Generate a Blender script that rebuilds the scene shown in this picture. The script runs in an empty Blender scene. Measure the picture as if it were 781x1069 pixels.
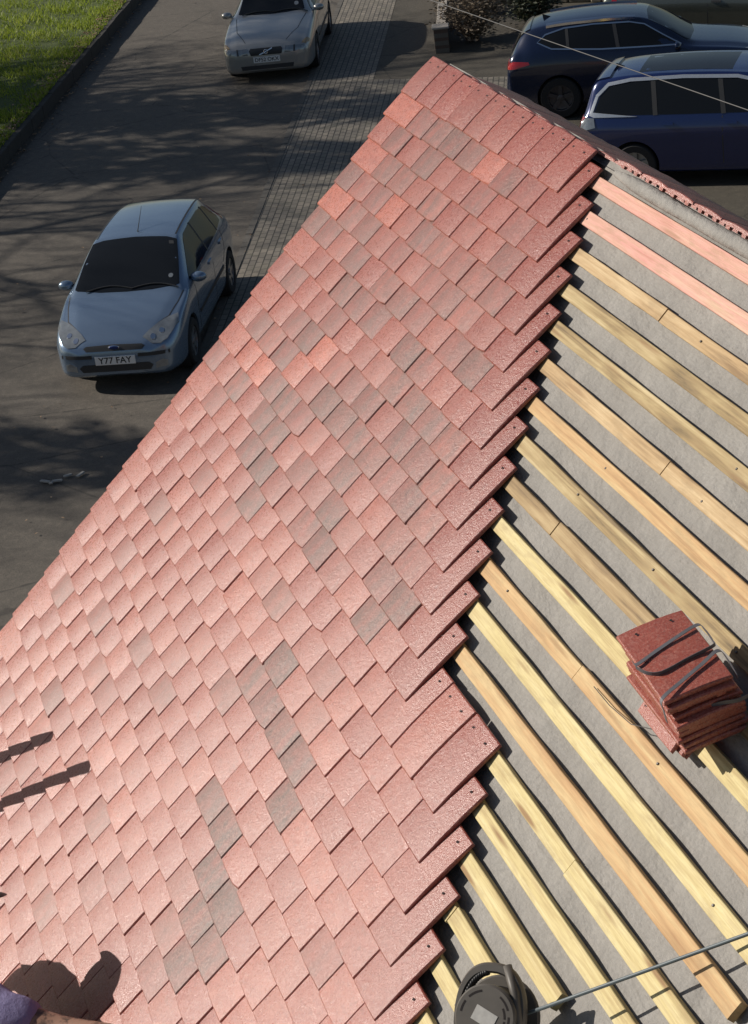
import bpy, bmesh, math, random
from mathutils import Vector, Matrix
from mathutils.bvhtree import BVHTree
R = math.radians
random.seed(7)
sc = bpy.context.scene
COL = sc.collection

# ------------------------------------------------------------------ camera, light, exposure
PITCH = R(44.0)          # roof pitch
HR = 7.6017              # height of the tail line of the top course
cam_d = bpy.data.cameras.new("camera")
cam = bpy.data.objects.new("camera", cam_d)
COL.objects.link(cam)
cam_d.sensor_fit = 'VERTICAL'
cam_d.sensor_height = 36.0
cam_d.lens = 2136.8 / 1069.0 * 36.0
cam_d.clip_start = 0.05
cam_d.clip_end = 2000
_r = Vector((0.30149, 0.94667, -0.11366)); _d = Vector((0.38189, -0.22912, -0.89535)); _f = Vector((-0.87365, 0.22654, -0.43061))
M = Matrix((_r, -_d, -_f)).transposed().to_4x4()
M.translation = Vector((6.9705, -2.0966, 9.42))
cam.matrix_world = M
sc.camera = cam

SUN_EL, SUN_TO = 30.0, 55.0      # elevation, heading the light travels towards
w = bpy.data.worlds.new("World"); sc.world = w; w.use_nodes = True
nt = w.node_tree
sky = nt.nodes.new('ShaderNodeTexSky'); sky.sky_type = 'NISHITA'; sky.sun_disc = False
sky.sun_elevation = R(SUN_EL)
_tox, _toy = math.cos(R(SUN_TO)), math.sin(R(SUN_TO))
sky.sun_rotation = math.atan2(-_tox, -_toy)
bg = nt.nodes['Background']; bg.inputs[1].default_value = 0.058
nt.links.new(sky.outputs[0], bg.inputs[0])
sun_d = bpy.data.lights.new("sun", 'SUN'); sun_d.energy = 5.0; sun_d.angle = R(0.5); sun_d.color = (1.0, 0.93, 0.84)
sun = bpy.data.objects.new("sun", sun_d); COL.objects.link(sun)
_L = Vector((_tox * math.cos(R(SUN_EL)), _toy * math.cos(R(SUN_EL)), -math.sin(R(SUN_EL))))
sun.rotation_euler = _L.to_track_quat('-Z', 'Y').to_euler()
sun.location = (-20, -30, 30)
vs = sc.view_settings
vs.view_transform = 'Standard'; vs.look = 'None'; vs.gamma = 1; vs.use_curve_mapping = False
vs.exposure = 0.0

# ------------------------------------------------------------------ helpers
class NT:
    def __init__(s, name):
        s.m = bpy.data.materials.new(name); s.m.use_nodes = True
        s.t = s.m.node_tree; s.b = s.t.nodes['Principled BSDF']
    def n(s, typ, ins=None, **kw):
        x = s.t.nodes.new('ShaderNode' + typ)
        for k, v in kw.items(): setattr(x, k, v)
        for k, v in (ins or {}).items():
            i = x.inputs[k]
            if hasattr(v, 'is_output') or isinstance(v, bpy.types.NodeSocket): s.t.links.new(v, i)
            else: i.default_value = v
        return x
    def set(s, **kw):
        for k, v in kw.items():
            i = s.b.inputs[k.replace('_', ' ')]
            if isinstance(v, bpy.types.NodeSocket): s.t.links.new(v, i)
            else: i.default_value = v
    def coord(s, kind='Object'): return s.n('TexCoord').outputs[kind]
    def mapping(s, vec, scale=(1, 1, 1), rot=(0, 0, 0), loc=(0, 0, 0)):
        return s.n('Mapping', {'Vector': vec, 'Scale': scale, 'Rotation': rot, 'Location': loc}).outputs[0]
    def noise(s, vec, scale, detail=4, rough=.55, dist=0):
        return s.n('TexNoise', {'Vector': vec, 'Scale': scale, 'Detail': detail, 'Roughness': rough, 'Distortion': dist}).outputs[0]
    def ramp(s, fac, stops):
        x = s.n('ValToRGB', {'Fac': fac}); e = x.color_ramp.elements
        while len(e) < len(stops): e.new(0.5)
        for a, (p, c) in zip(e, stops):
            a.position = p; a.color = (c, c, c, 1) if isinstance(c, (int, float)) else (*c, 1)
        return x.outputs[0]
    def mix(s, fac, a, b, mode='MIX'):
        x = s.n('Mix', data_type='RGBA', blend_type=mode)
        for k, v in ((0, fac), (6, a), (7, b)):
            i = x.inputs[k]
            if isinstance(v, bpy.types.NodeSocket): s.t.links.new(v, i)
            elif k == 0: i.default_value = v
            else: i.default_value = (*v, 1) if len(v) == 3 else v
        return x.outputs[2]
    def math(s, op, a, b=0.0):
        return s.n('Math', {0: a, 1: b}, operation=op).outputs[0]
    def bump(s, h, strength=.3, dist=.01):
        s.set(Normal=s.n('Bump', {'Height': h, 'Strength': strength, 'Distance': dist}).outputs[0])

def plain(name, col, rough=.5, metal=0., spec=.5, coat=0., var=.12, nscale=40):
    k = NT(name); c = k.coord()
    nz = k.noise(c, nscale, 5)
    a = tuple(x * (1 - var) for x in col); b = tuple(min(1, x * (1 + var)) for x in col)
    k.set(Base_Color=k.mix(nz, a, b), Metallic=metal)
    k.set(Roughness=k.n('MapRange', {'Value': nz, 'To Min': max(0, rough - .06), 'To Max': min(1, rough + .06)}).outputs[0])
    k.b.inputs['Specular IOR Level'].default_value = spec
    k.b.inputs['Coat Weight'].default_value = coat
    k.b.inputs['Coat Roughness'].default_value = .04
    return k.m

def mesh_of(bm, name, mats, smooth=False):
    me = bpy.data.meshes.new(name)
    if smooth:
        for f in bm.faces: f.smooth = True
    bm.to_mesh(me); bm.free()
    for m in (mats if isinstance(mats, (list, tuple)) else [mats]): me.materials.append(m)
    return me

def obj(name, bm, mat, parent=None, smooth=False, sharp=None):
    me = bm if isinstance(bm, bpy.types.Mesh) else mesh_of(bm, name, mat, smooth)
    o = bpy.data.objects.new(name, me); COL.objects.link(o)
    if parent: o.parent = parent
    if sharp is not None and me.polygons:
        me.set_sharp_from_angle(angle=R(sharp))
    return o

def tag(o, label, cat, group=None):
    o['label'] = label; o['category'] = cat
    if group: o['group'] = group
    return o

def thing(name, label, cat, loc=(0, 0, 0), rz=0, group=None):
    o = bpy.data.objects.new(name, None); COL.objects.link(o)
    o.location = loc; o.rotation_euler = (0, 0, rz); o.empty_display_size = .2
    return tag(o, label, cat, group)

def kind(o, k): o['kind'] = k; return o

def dup_tree(o, parent=None):
    c = o.copy(); COL.objects.link(c)
    if parent: c.parent = parent
    for ch in list(o.children): dup_tree(ch, c)
    return c

def box(bm, lo, hi, mat=0, bev=0, M4=None):
    x0, y0, z0 = lo; x1, y1, z1 = hi
    vs_ = [bm.verts.new(Vector(p)) for p in ((x0,y0,z0),(x1,y0,z0),(x1,y1,z0),(x0,y1,z0),(x0,y0,z1),(x1,y0,z1),(x1,y1,z1),(x0,y1,z1))]
    fs = [bm.faces.new([vs_[i] for i in q]) for q in ((3,2,1,0),(4,5,6,7),(0,1,5,4),(1,2,6,5),(2,3,7,6),(3,0,4,7))]
    for f in fs: f.material_index = mat
    if bev:
        es = list({e for f in fs for e in f.edges})
        r = bmesh.ops.bevel(bm, geom=es, offset=bev, segments=1, affect='EDGES', profile=.5)
        vs_ = list({v for f in r['faces'] for v in f.verts} | {v for v in vs_ if v.is_valid})
    if M4 is not None: bmesh.ops.transform(bm, matrix=M4, verts=[v for v in vs_ if v.is_valid])
    return vs_

def tube(bm, pts, rad, n=8, mat=0, cap=True):
    pts = [Vector(p) for p in pts]
    rads = rad if isinstance(rad, (list, tuple)) else [rad] * len(pts)
    rings = []; prev = None
    for i, p in enumerate(pts):
        d = (pts[min(i + 1, len(pts) - 1)] - pts[max(i - 1, 0)]).normalized()
        if prev is None:
            a = d.orthogonal().normalized()
        else:
            a = (prev - d * prev.dot(d)).normalized()
        prev = a; b = d.cross(a)
        rings.append([bm.verts.new(p + (a * math.cos(2*math.pi*k/n) + b * math.sin(2*math.pi*k/n)) * rads[i]) for k in range(n)])
    for r0, r1 in zip(rings, rings[1:]):
        for k in range(n):
            f = bm.faces.new((r0[k], r0[(k+1)%n], r1[(k+1)%n], r1[k])); f.material_index = mat
    if cap:
        bm.faces.new(rings[0][::-1]).material_index = mat; bm.faces.new(rings[-1]).material_index = mat

def lathe(bm, prof, n=24, axis='Y', mat=0):
    """prof: list of (radius, along); closed ring surface"""
    rings = []
    for r, a in prof:
        ring = []
        for k in range(n):
            c, s = math.cos(2*math.pi*k/n) * r, math.sin(2*math.pi*k/n) * r
            p = {'Y': (c, a, s), 'Z': (c, s, a), 'X': (a, c, s)}[axis]
            ring.append(bm.verts.new(p))
        rings.append(ring)
    for r0, r1 in zip(rings, rings[1:]):
        for k in range(n):
            f = bm.faces.new((r0[k], r0[(k+1)%n], r1[(k+1)%n], r1[k])); f.material_index = mat
    return rings

def sheet(name, pts, z, mat, label=None):
    bm = bmesh.new(); f = bm.faces.new([bm.verts.new((x, y, z)) for x, y in pts])
    if f.normal.z < 0: f.normal_flip()
    return kind(obj(name, bm, mat), 'structure')

# ------------------------------------------------------------------ materials
def tile_material():
    k = NT('concrete_tile'); c = k.coord()
    tone = k.n('Attribute', attribute_name='tone').outputs['Fac']
    bri = k.n('Attribute', attribute_name='brindle').outputs['Fac']
    sp = k.n('Attribute', attribute_name='spread').outputs['Fac']
    base = k.ramp(tone, [(0.0, (.215, .038, .026)), (.45, (.305, .070, .046)), (.8, (.365, .100, .066)), (1.0, (.50, .145, .090))])
    big = k.ramp(k.noise(k.mapping(c, (9, 14, 9)), 1.8, 5, .65), [(.38, 0.), (.64, 1.)])
    base = k.mix(k.math('MULTIPLY', big, .5), base, (.25, .060, .045))
    # smoky brindle bands that fade over a tile
    streak = k.noise(k.mapping(c, (26, 7, 7)), 1.0, 3, .5, .4)
    sm = k.n('MapRange', {'Value': k.math('ADD', k.math('ADD', k.math('MULTIPLY', streak, .7), k.math('MULTIPLY', k.noise(c, 24, 4, .6), .4)), k.math('MULTIPLY', sp, .30)), 'From Min': .44, 'From Max': .76}).outputs[0]
    grey = k.mix(k.noise(c, 120, 3), (.055, .034, .026), (.105, .067, .050))
    col = k.mix(k.math('MULTIPLY', bri, sm), base, grey)
    fine = k.noise(c, 165, 5, .78)
    speck = k.ramp(fine, [(.49, .0), (.60, 1.)])
    col = k.mix(k.math('MULTIPLY', speck, .42), col, (.50, .25, .195))
    dark = k.ramp(k.noise(c, 120, 5, .75), [(.36, 1.), (.46, 0.)])
    col = k.mix(k.math('MULTIPLY', dark, .35), col, (.12, .045, .04))
    blot = k.ramp(k.noise(k.mapping(c, (1, 1, 1), loc=(3, 1, 2)), 34, 4, .6), [(.60, 0.), (.74, 1.)])
    col = k.mix(k.math('MULTIPLY', blot, .38), col, (.15, .065, .055))
    k.set(Base_Color=col)
    scuff = k.ramp(k.noise(k.mapping(c, (30, 7, 9), loc=(1, 5, 2)), 1.0, 6, .75, 1.2), [(.60, 0.), (.70, 1.)])
    col = k.mix(k.math('MULTIPLY', scuff, .22), col, (.56, .36, .30))
    k.set(Base_Color=col)
    k.set(Roughness=k.math('ADD', k.math('MULTIPLY', bri, .16), k.n('MapRange', {'Value': k.ramp(k.noise(c, 110, 5, .75), [(.36, 0.), (.64, 1.)]), 'To Min': .20, 'To Max': .42}).outputs[0]))
    k.b.inputs['Specular IOR Level'].default_value = .76
    k.bump(k.math('ADD', fine, k.math('MULTIPLY', k.noise(c, 70, 3), .6)), .55, .003)
    return k.m
TILE = tile_material()

def timber(name, stops, knots=.5):
    k = NT(name); c = k.coord()
    g = k.noise(k.mapping(c, (1.6, 60, 30)), 1.0, 5, .6, .8)
    blot = k.noise(k.mapping(c, (2.2, 14, 8)), 1.0, 4, .6, .3)
    col = k.ramp(k.math('ADD', k.math('MULTIPLY', g, .5), k.math('MULTIPLY', blot, .5)), stops)
    v = k.n('TexVoronoi', {'Vector': k.mapping(c, (2.4, 26, 10)), 'Scale': 1.0, 'Randomness': 1.0}).outputs['Distance']
    kn = k.ramp(v, [(.10, 1.), (.21, 0.)])
    dirt = k.ramp(k.noise(k.mapping(c, (7, 22, 9), loc=(4, 2, 0)), 1.0, 5, .65), [(.54, 0.), (.68, 1.)])
    col = k.mix(k.math('MULTIPLY', dirt, .35), col, (.27, .19, .10))
    col = k.mix(k.math('MULTIPLY', kn, knots), col, (.22, .105, .035))
    sawn = k.noise(k.mapping(c, (14, 240, 60)), 1.0, 3)
    col = k.mix(k.math('MULTIPLY', k.ramp(sawn, [(.42, 0.), (.62, 1.)]), .30), col, (.34, .22, .10))
    k.set(Base_Color=col, Roughness=.72)
    k.bump(k.math('ADD', sawn, g), .35, .003)
    return k.m
W_PINK = timber('pink_treated_timber', [(.36, (.50, .20, .16)), (.46, (.62, .31, .255)), (.58, (.64, .36, .28)), (.68, (.66, .46, .32))], .5)
W_TAN = timber('tan_timber', [(.39, (.24, .15, .07)), (.47, (.44, .295, .145)), (.60, (.58, .43, .24))])
W_OLIVE = timber('weathered_timber', [(.38, (.13, .09, .04)), (.46, (.29, .205, .09)), (.53, (.42, .32, .155)), (.63, (.56, .45, .25))])
W_ORANGE = timber('orange_timber', [(.37, (.36, .20, .085)), (.5, (.53, .335, .155)), (.62, (.60, .44, .22))])
W_BRIGHT = timber('fresh_sawn_timber', [(.38, (.44, .34, .15)), (.46, (.58, .475, .22)), (.58, (.65, .555, .29))], .85)
W_BROWN = timber('brown_timber', [(.39, (.17, .11, .05)), (.48, (.33, .225, .105)), (.60, (.48, .36, .19))])

def felt_material():
    k = NT('roofing_membrane'); c = k.coord()
    n1 = k.noise(c, 6, 5, .6); n2 = k.noise(k.mapping(c, (60, 160, 60)), 1, 4, .7)
    col = k.mix(n1, (.21, .198, .180), (.36, .342, .315))
    col = k.mix(k.math('MULTIPLY', k.ramp(n2, [(.4, 0.), (.6, 1.)]), .55), col, (.23, .218, .20))
    fl = k.ramp(k.noise(c, 70, 3, .6), [(.70, 0.), (.76, 1.)])
    col = k.mix(k.math('MULTIPLY', fl, .5), col, (.14, .12, .10))
    k.set(Base_Color=col, Roughness=.85)
    k.bump(k.math('ADD', k.math('ADD', k.noise(c, 22, 4, .6), k.math('MULTIPLY', n2, .4)), k.math('MULTIPLY', k.noise(k.mapping(c, (5, 11, 5), (0, 0, .5)), 1.0, 3, .5, .8), 2.2)), .6, .014)
    return k.m
FELT = felt_material()
HOLE = plain('nail_hole_dark', (.012, .008, .008), .9)
STEEL = plain('galvanised_steel', (.42, .42, .42), .38, 1.0)
NAIL = plain('nail_head', (.10, .09, .085), .5, .6)
BLACKP = plain('black_plastic', (.022, .022, .022), .5)
RUBBER = plain('tyre_rubber', (.018, .018, .019), .85)

# ------------------------------------------------------------------ the house under re-roofing
house = thing('house', 'house roof being retiled, half covered in red plain tiles and half bare battens', 'house')
ROOF = Matrix.Translation((0, 0, HR)) @ Matrix.Rotation(PITCH, 4, 'X')
def onroof(o): o.matrix_local = ROOF; return o
def RT(u, v, h): return ROOF @ Vector((u, -v, h))

TW, TL, TT, GA = .165, .235, .0125, .1004
AL = math.atan(TT / GA)
N0 = 9
def ru(i): return N0 + i / 2 + (2 if i >= 14 else 0)

def add_tile(bm, uc, v, width, length, jit=1.0, M4=None, holes=True, lays=None, vals=(0.5, 0, 0), rnd=random):
    """one plain tile; tail line at (uc, v), top of tail at w=0, running upslope"""
    hw = width / 2 - .0013; CC = .0044
    st = [(0, -.0034), (.003, -.0004), (length*.35, .0030), (length*.68, .0026), (length - .003, -.0002), (length, -.0024)]
    dy = rnd.uniform(-.0026, .0026) * jit; dl = rnd.uniform(-.0008, .0026) * jit; rz = rnd.uniform(-.010, .010) * jit
    tw = rnd.uniform(-.011, .011) * jit
    ca, sa = math.cos(AL), math.sin(AL)
    rows = []
    faces = []
    def pt(a, s, h):
        h += tw * a + dl * (1 - s / length)
        x = a * math.cos(rz) - s * math.sin(rz); s2 = s * math.cos(rz) + a * math.sin(rz)
        p = Vector((uc + x, -v + s2 * ca + h * sa + dy, -s2 * sa + h * ca))
        return p
    for s, dz in st:
        cs = [(-hw, -TT), (-hw, dz - .0032 - CC)] + [(q * (hw - .0025), dz - CC * q * q) for q in (-1, -.6, -.2, .2, .6, 1)] + [(hw, dz - .0032 - CC), (hw, -TT)]
        rows.append([bm.verts.new(pt(a, s, h)) for a, h in cs])
    ncs = len(rows[0]) - 1
    if rnd.random() < .16 * jit:      # a knocked corner on the tail
        up = (rows[2][0].co - rows[0][0].co).normalized() * rnd.uniform(.003, .009)
        ids = (ncs, ncs - 1, ncs - 2) if rnd.random() < .5 else (0, 1, 2)
        for k in ids: rows[0][k].co += up; rows[1][k].co += up
    for r0, r1 in zip(rows, rows[1:]):
        for k in range(ncs): faces.append(bm.faces.new((r0[k], r0[k+1], r1[k+1], r1[k])))
        faces.append(bm.faces.new((r0[ncs], r0[0], r1[0], r1[ncs])))
    faces.append(bm.faces.new(rows[0][::-1])); faces.append(bm.faces.new(rows[-1]))
    hf = []
    if holes:
        xs = (-.041, .041) if width < .2 else (-.075, 0.0, .075)
        for hx in xs:
            ring = [bm.verts.new(pt(hx + .0036*math.cos(q*math.pi/4), length - .028 + .0036*math.sin(q*math.pi/4), .0022)) for q in range(8)]
            f = bm.faces.new(ring); f.material_index = 1; hf.append(f)
            # low clay burr round the punched hole
        for hx in (-width*.27, width*.27):      # two hanging nibs under the head
            q = [bm.verts.new(pt(hx + a, length - .002 - b, h)) for a, b, h in ((-.012, 0, -TT), (.012, 0, -TT), (.012, .012, -TT), (-.012, .012, -TT), (-.010, .001, -TT-.010), (.010, .001, -TT-.010), (.010, .010, -TT-.010), (-.010, .010, -TT-.010))]
            for z in ((0,1,5,4),(1,2,6,5),(2,3,7,6),(3,0,4,7),(4,5,6,7)): faces.append(bm.faces.new([q[j] for j in z]))
    if lays:
        for f in faces + hf:
            for l, val in zip(lays, vals): f[l] = val
    if M4 is not None:
        bmesh.ops.transform(bm, matrix=M4, verts=list({x for f in faces + hf for x in f.verts}))

# smoky grey tiles and bright ones, roof coordinates (u, v) of their visible middles
GREY = [(0.775, 1.153), (0.920, 1.149), (0.847, 1.245), (1.006, 1.251), (1.092, 1.353), (1.260, 1.161), (1.106, 0.964), (1.256, 0.949), (1.337, 0.851), (1.431, 0.951), (1.653, 0.848), (1.261, 1.149), (1.497, 1.046), (1.901, 0.951), (1.588, 1.156), (1.665, 1.252), (0.940, 1.137), (1.028, 1.227), (1.910, 1.559), (1.828, 1.657), (1.981, 1.662), (2.148, 1.663), (2.313, 1.661), (2.091, 1.968), (2.224, 1.971), (2.404, 1.763), (2.319, 2.071), (2.395, 2.171), (2.474, 2.069), (2.446, 2.274), (2.546, 2.166), (0.675, 1.039), (0.612, 0.961), (0.667, 0.850)]
BRIGHT = [(0.113, 0.051), (0.986, 0.050), (0.584, 0.337), (0.031, 0.271), (0.132, 0.656), (0.137, 0.860), (0.142, 1.048), (0.146, 1.254), (0.839, 0.839), (0.767, 0.943), (0.315, 1.044), (0.511, 1.054), (0.160, 0.470), (0.107, 0.228)]
rt = random.Random(11)
def tile_vals(uc, v):
    vm = v - .05
    n = min(((uc-a)/.09)**2 + ((vm-b)/.055)**2 for a, b in GREY) if GREY else 9
    if n < 1: return (rt.uniform(.1, .5), rt.uniform(.7, .9), rt.uniform(.15, .6))
    n = min(((uc-a)/.09)**2 + ((vm-b)/.055)**2 for a, b in BRIGHT) if BRIGHT else 9
    if n < 1: return (rt.uniform(.85, 1.0), 0.0, 0)
    if v < .05: return (rt.uniform(.30, .6), rt.uniform(.0, .35), rt.uniform(0, .5))
    edge = ru(round(v / GA)) * TW - uc
    if v < 1.35 and edge > .2:
        p = .70 - .35 * max(0, v - .75) / .6
        if rt.random() < p: return (rt.uniform(.2, .7), rt.uniform(.5, .85), rt.uniform(-.1, .55))
        return (rt.uniform(.35, .8), rt.uniform(0, .3), rt.uniform(0, .6))
    if edge < .2: return (rt.uniform(.05, .4), rt.uniform(0, .2), .2)
    return (rt.uniform(.3, .85), (rt.uniform(.25, .5) if rt.random() < .14 else rt.uniform(0, .12)), rt.uniform(0, .6))

bm = bmesh.new()
lays = [bm.faces.layers.float.new(n) for n in ('tone', 'brindle', 'spread')]
NC = 50
for i in range(NC):
    v = i * GA + rt.uniform(-.002, .002) * (i > 0)
    ln = .172 if i == 0 else TL
    end = ru(i)
    u = 0.0; first = True
    while u < end - .1:
        wd = 1.5 if (first and i % 2 == 1) else 1.0
        uc = (u + wd / 2) * TW
        vals = (rt.uniform(.8, 1.0), 0, 0) if (wd > 1.2 and i < 14) else tile_vals(uc, v)
        if wd > 1.2 and i >= 14: vals = (rt.uniform(.6, .95), 0, 0)
        add_tile(bm, uc + rt.uniform(-.0008, .0008), v, TW * wd, ln, 1.0, lays=lays, vals=vals, rnd=rt)
        u += wd; first = False
roof_tiles = onroof(obj('roof_tiles', bm, [TILE, HOLE], house, smooth=True, sharp=25))
roof_tiles['label'] = 'laid red plain tiles with scattered smoky grey ones and a stepped right edge'

# battens: one per course
UR = 9.6
cls = {1: W_PINK, 2: W_PINK, 3: W_TAN, 4: W_OLIVE, 5: W_OLIVE, 6: W_TAN, 7: W_ORANGE, 8: W_OLIVE, 9: W_BROWN, 10: W_BRIGHT, 11: W_ORANGE}
BT, BW = .020, .0425
ends = {16: 3.70, 13: 4.115}
joints = {3: 2.33, 6: 2.78, 9: 2.555, 11: 3.02, 14: 3.455, 17: 3.23, 20: 3.68, 23: 2.78, 26: 3.23}
runs = []
for i in range(1, NC):
    e_ = ends.get(i, UR)
    if i in joints: runs += [(i, .10, joints[i] - .0015), (i, joints[i] + .002, e_)]
    else: runs.append((i, .10, e_))
for i, u0, u1 in runs:
    vt = i * GA - .210 + (rt.uniform(-.0025, .0025) if i in joints else 0)
    bm = bmesh.new()
    # sawn slightly uneven along its length
    nseg = 40; rows = []
    ph = rt.uniform(0, 9)
    for k in range(nseg + 1):
        u = u0 + (u1 - u0) * k / nseg
        o1 = .0018 * math.sin(u * 1.9 + ph) + rt.uniform(-.0007, .0007); o2 = .0018 * math.sin(u * 1.3 + ph * 2) + rt.uniform(-.0007, .0007)
        top = -.0425 + .0012 * math.sin(u * 2.3 + ph)
        y0, y1 = -(vt + BW) + o2, -vt + o1
        rows.append([bm.verts.new((u, y, z)) for y, z in ((y0, top-BT), (y0, top-.0016), (y0+.0016, top), (y1-.0016, top), (y1, top-.0016), (y1, top-BT))])
    for r0, r1 in zip(rows, rows[1:]):
        for k in range(6): bm.faces.new((r0[k], r1[k], r1[(k+1)%6], r0[(k+1)%6]))
    bm.faces.new(rows[0]); bm.faces.new(rows[-1][::-1])
    bmesh.ops.recalc_face_normals(bm, faces=bm.faces)
    b = onroof(obj('batten', bm, [cls.get(i, W_BRIGHT if rt.random() < .9 else W_ORANGE)], house))
    for q in range(int((u1 - u0) / .45)):
        ux = .30 + .45 * (q + math.ceil((u0 - .3) / .45)) + rt.uniform(-.02, .02); yy = -(vt + BW * rt.uniform(.35, .65))
        if u0 + .03 < ux < u1 - .02 and ux > 1.4 and i < 26 and rt.random() < .3:
            nb_ = bmesh.new(); rg0 = lathe(nb_, [(.0034, -.052), (.0034, -.0408), (.0024, -.0402)], 8, 'Z'); nb_.faces.new(rg0[-1])
            bmesh.ops.translate(nb_, verts=nb_.verts, vec=(ux, yy, 0)); obj('nail', nb_, NAIL, b)
    if i in (1, 2): b['label'] = 'pink treated batten'
    elif i in (4, 5, 8): b['label'] = 'weathered olive brown batten'

# breathable underlay sagging between the rafters
bm = bmesh.new()
nu, nv = 260, 130
grid = []
for a in range(nu + 1):
    u = .06 + (UR - .06) * a / nu; row = []
    for b in range(nv + 1):
        v = -.183 + 5.1 * b / nv
        sag = .008 * (1 - math.cos(2 * math.pi * (u - .3) / .45)) / 2
        wv = .0016 * math.sin(u * 9 + v * 5) * math.sin(v * 11 + 1.3) + .0012 * math.sin(u * 23 - v * 17)
        row.append(bm.verts.new((u, -v, -.0640 - sag + wv)))
    grid.append(row)
for a in range(nu):
    for b in range(nv): bm.faces.new((grid[a][b], grid[a][b+1], grid[a+1][b+1], grid[a+1][b]))
bmesh.ops.recalc_face_normals(bm, faces=bm.faces)
onroof(obj('roof_underlay', bm, FELT, house, smooth=True))

# underlay rolled over the ridge
APX = RT(0, -.185, -.05); AY, AZ = APX.y, APX.z
bm = bmesh.new()
RL_ = RT(0, -.140, -.036)
pts = [(u, RL_.y + .003*math.sin(u*3), RL_.z + .002*math.sin(u*5)) for u in [1.66 + (UR-1.66)*k/60 for k in range(61)]]
tube(bm, pts, [.010] + [.021 + .0012*math.sin(k*1.7) for k in range(60)], 14)
o = obj('ridge_felt_roll', bm, FELT, house, smooth=True)

# rear slope: covered, seen at a grazing angle beyond the ridge
RP = R(37)
_rb = RT(0, -.165, .0)
RB = Vector((0, _rb.y + 0.03, _rb.z + 0.020))
def RR(u, v, h): return Vector((u, RB.y + v*math.cos(RP) + h*math.sin(RP), RB.z - v*math.sin(RP) + h*math.cos(RP)))
REAR = Matrix.Translation(RB) @ Matrix.Rotation(math.pi, 4, 'Z') @ Matrix.Rotation(RP, 4, 'X')
bm = bmesh.new()
lays = [bm.faces.layers.float.new(n) for n in ('tone', 'brindle', 'spread')]
for i in range(0, 46):
    v = .172 + i * GA
    ln = .172 if i == 0 else TL
    nt_ = int(9.5 / TW)
    for k in range(nt_):
        uc = -(.17 + (k + .5 + (.5 if i % 2 else 0)) * TW)
        if i == 0 and -uc < 1.58: continue
        add_tile(bm, uc, v, TW, ln, 1.2, lays=lays, vals=(rt.uniform(.3, .8), rt.uniform(0, .3), .3), holes=(i < 1), rnd=rt)
_ub = bmesh.new(); _ub.faces.new([_ub.verts.new(p) for p in ((-.1, -.012, -.062), (-UR, -.012, -.062), (-UR, -4.8, -.062), (-.1, -4.8, -.062))]); _uo = obj('rear_underlay', _ub, FELT, house); _uo.matrix_local = REAR
o = obj('rear_roof_tiles', bm, [TILE, HOLE], house, smooth=True, sharp=25); o.matrix_local = REAR

def brick_material(name, c1, c2, mort, sc_=1.0, bw=.225, bh=.075, rot=(R(90), 0, 0)):
    k = NT(name); c = k.mapping(k.coord(), (1, 1, 1), rot)
    b = k.n('TexBrick', {'Vector': c, 'Color1': (*c1, 1), 'Color2': (*c2, 1), 'Mortar': (*mort, 1), 'Scale': sc_, 'Mortar Size': .006, 'Brick Width': bw, 'Row Height': bh})
    col = k.mix(k.math('MULTIPLY', k.noise(c, 9, 5), .5), b.outputs['Color'], c2)
    k.set(Base_Color=col, Roughness=.85)
    k.bump(b.outputs['Fac'], -.3, .006)
    return k.m
BRICK = brick_material('house_brick', (.30, .13, .085), (.22, .10, .07), (.42, .39, .35))
# walls under the eaves and the two gables
EV = 4.95
fe = RT(0, EV, -.09); re_ = RR(0, 4.75, -.06)
fy, ry = fe.y + .30, re_.y - .30
def zf(y): return HR - .19 + (y) * math.tan(PITCH) if y < AY else RB.z - .12 - (y - RB.y) * math.tan(RP)
bm = bmesh.new(); box(bm, (.08, fy, 0), (UR - .1, fy + .1, zf(fy) - .02)); obj('front_wall', bm, BRICK, house)
bm = bmesh.new(); box(bm, (.08, ry - .1, 0), (UR - .1, ry, zf(ry) - .02)); obj('rear_wall', bm, BRICK, house)
for gx in (.08, UR - .2):
    bm = bmesh.new()
    prof = [(fy + .105, 0), (ry - .105, 0), (ry - .105, zf(ry) - .05), (AY, AZ - .1), (fy + .105, zf(fy) - .05)]
    a = [bm.verts.new((gx, y, z)) for y, z in prof]; b = [bm.verts.new((gx + .1, y, z)) for y, z in prof]
    bm.faces.new(a); bm.faces.new(b[::-1])
    for k in range(5): bm.faces.new((a[k], b[k], b[(k+1)%5], a[(k+1)%5]))
    bmesh.ops.recalc_face_normals(bm, faces=bm.faces)
    obj('gable_wall', bm, BRICK, house)
MORTAR = plain('verge_mortar', (.36, .33, .29), .9)
bm = bmesh.new(); box(bm, (.045, -EV, -.085), (.078, .12, -.052)); onroof(obj('verge_undercloak', bm, MORTAR, house))
WHITE = plain('white_upvc', (.80, .80, .80), .35)
bm = bmesh.new(); box(bm, (.05, -EV - .035, -.25), (UR - .05, -EV - .012, -.075)); onroof(obj('fascia_board', bm, WHITE, house))


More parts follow.
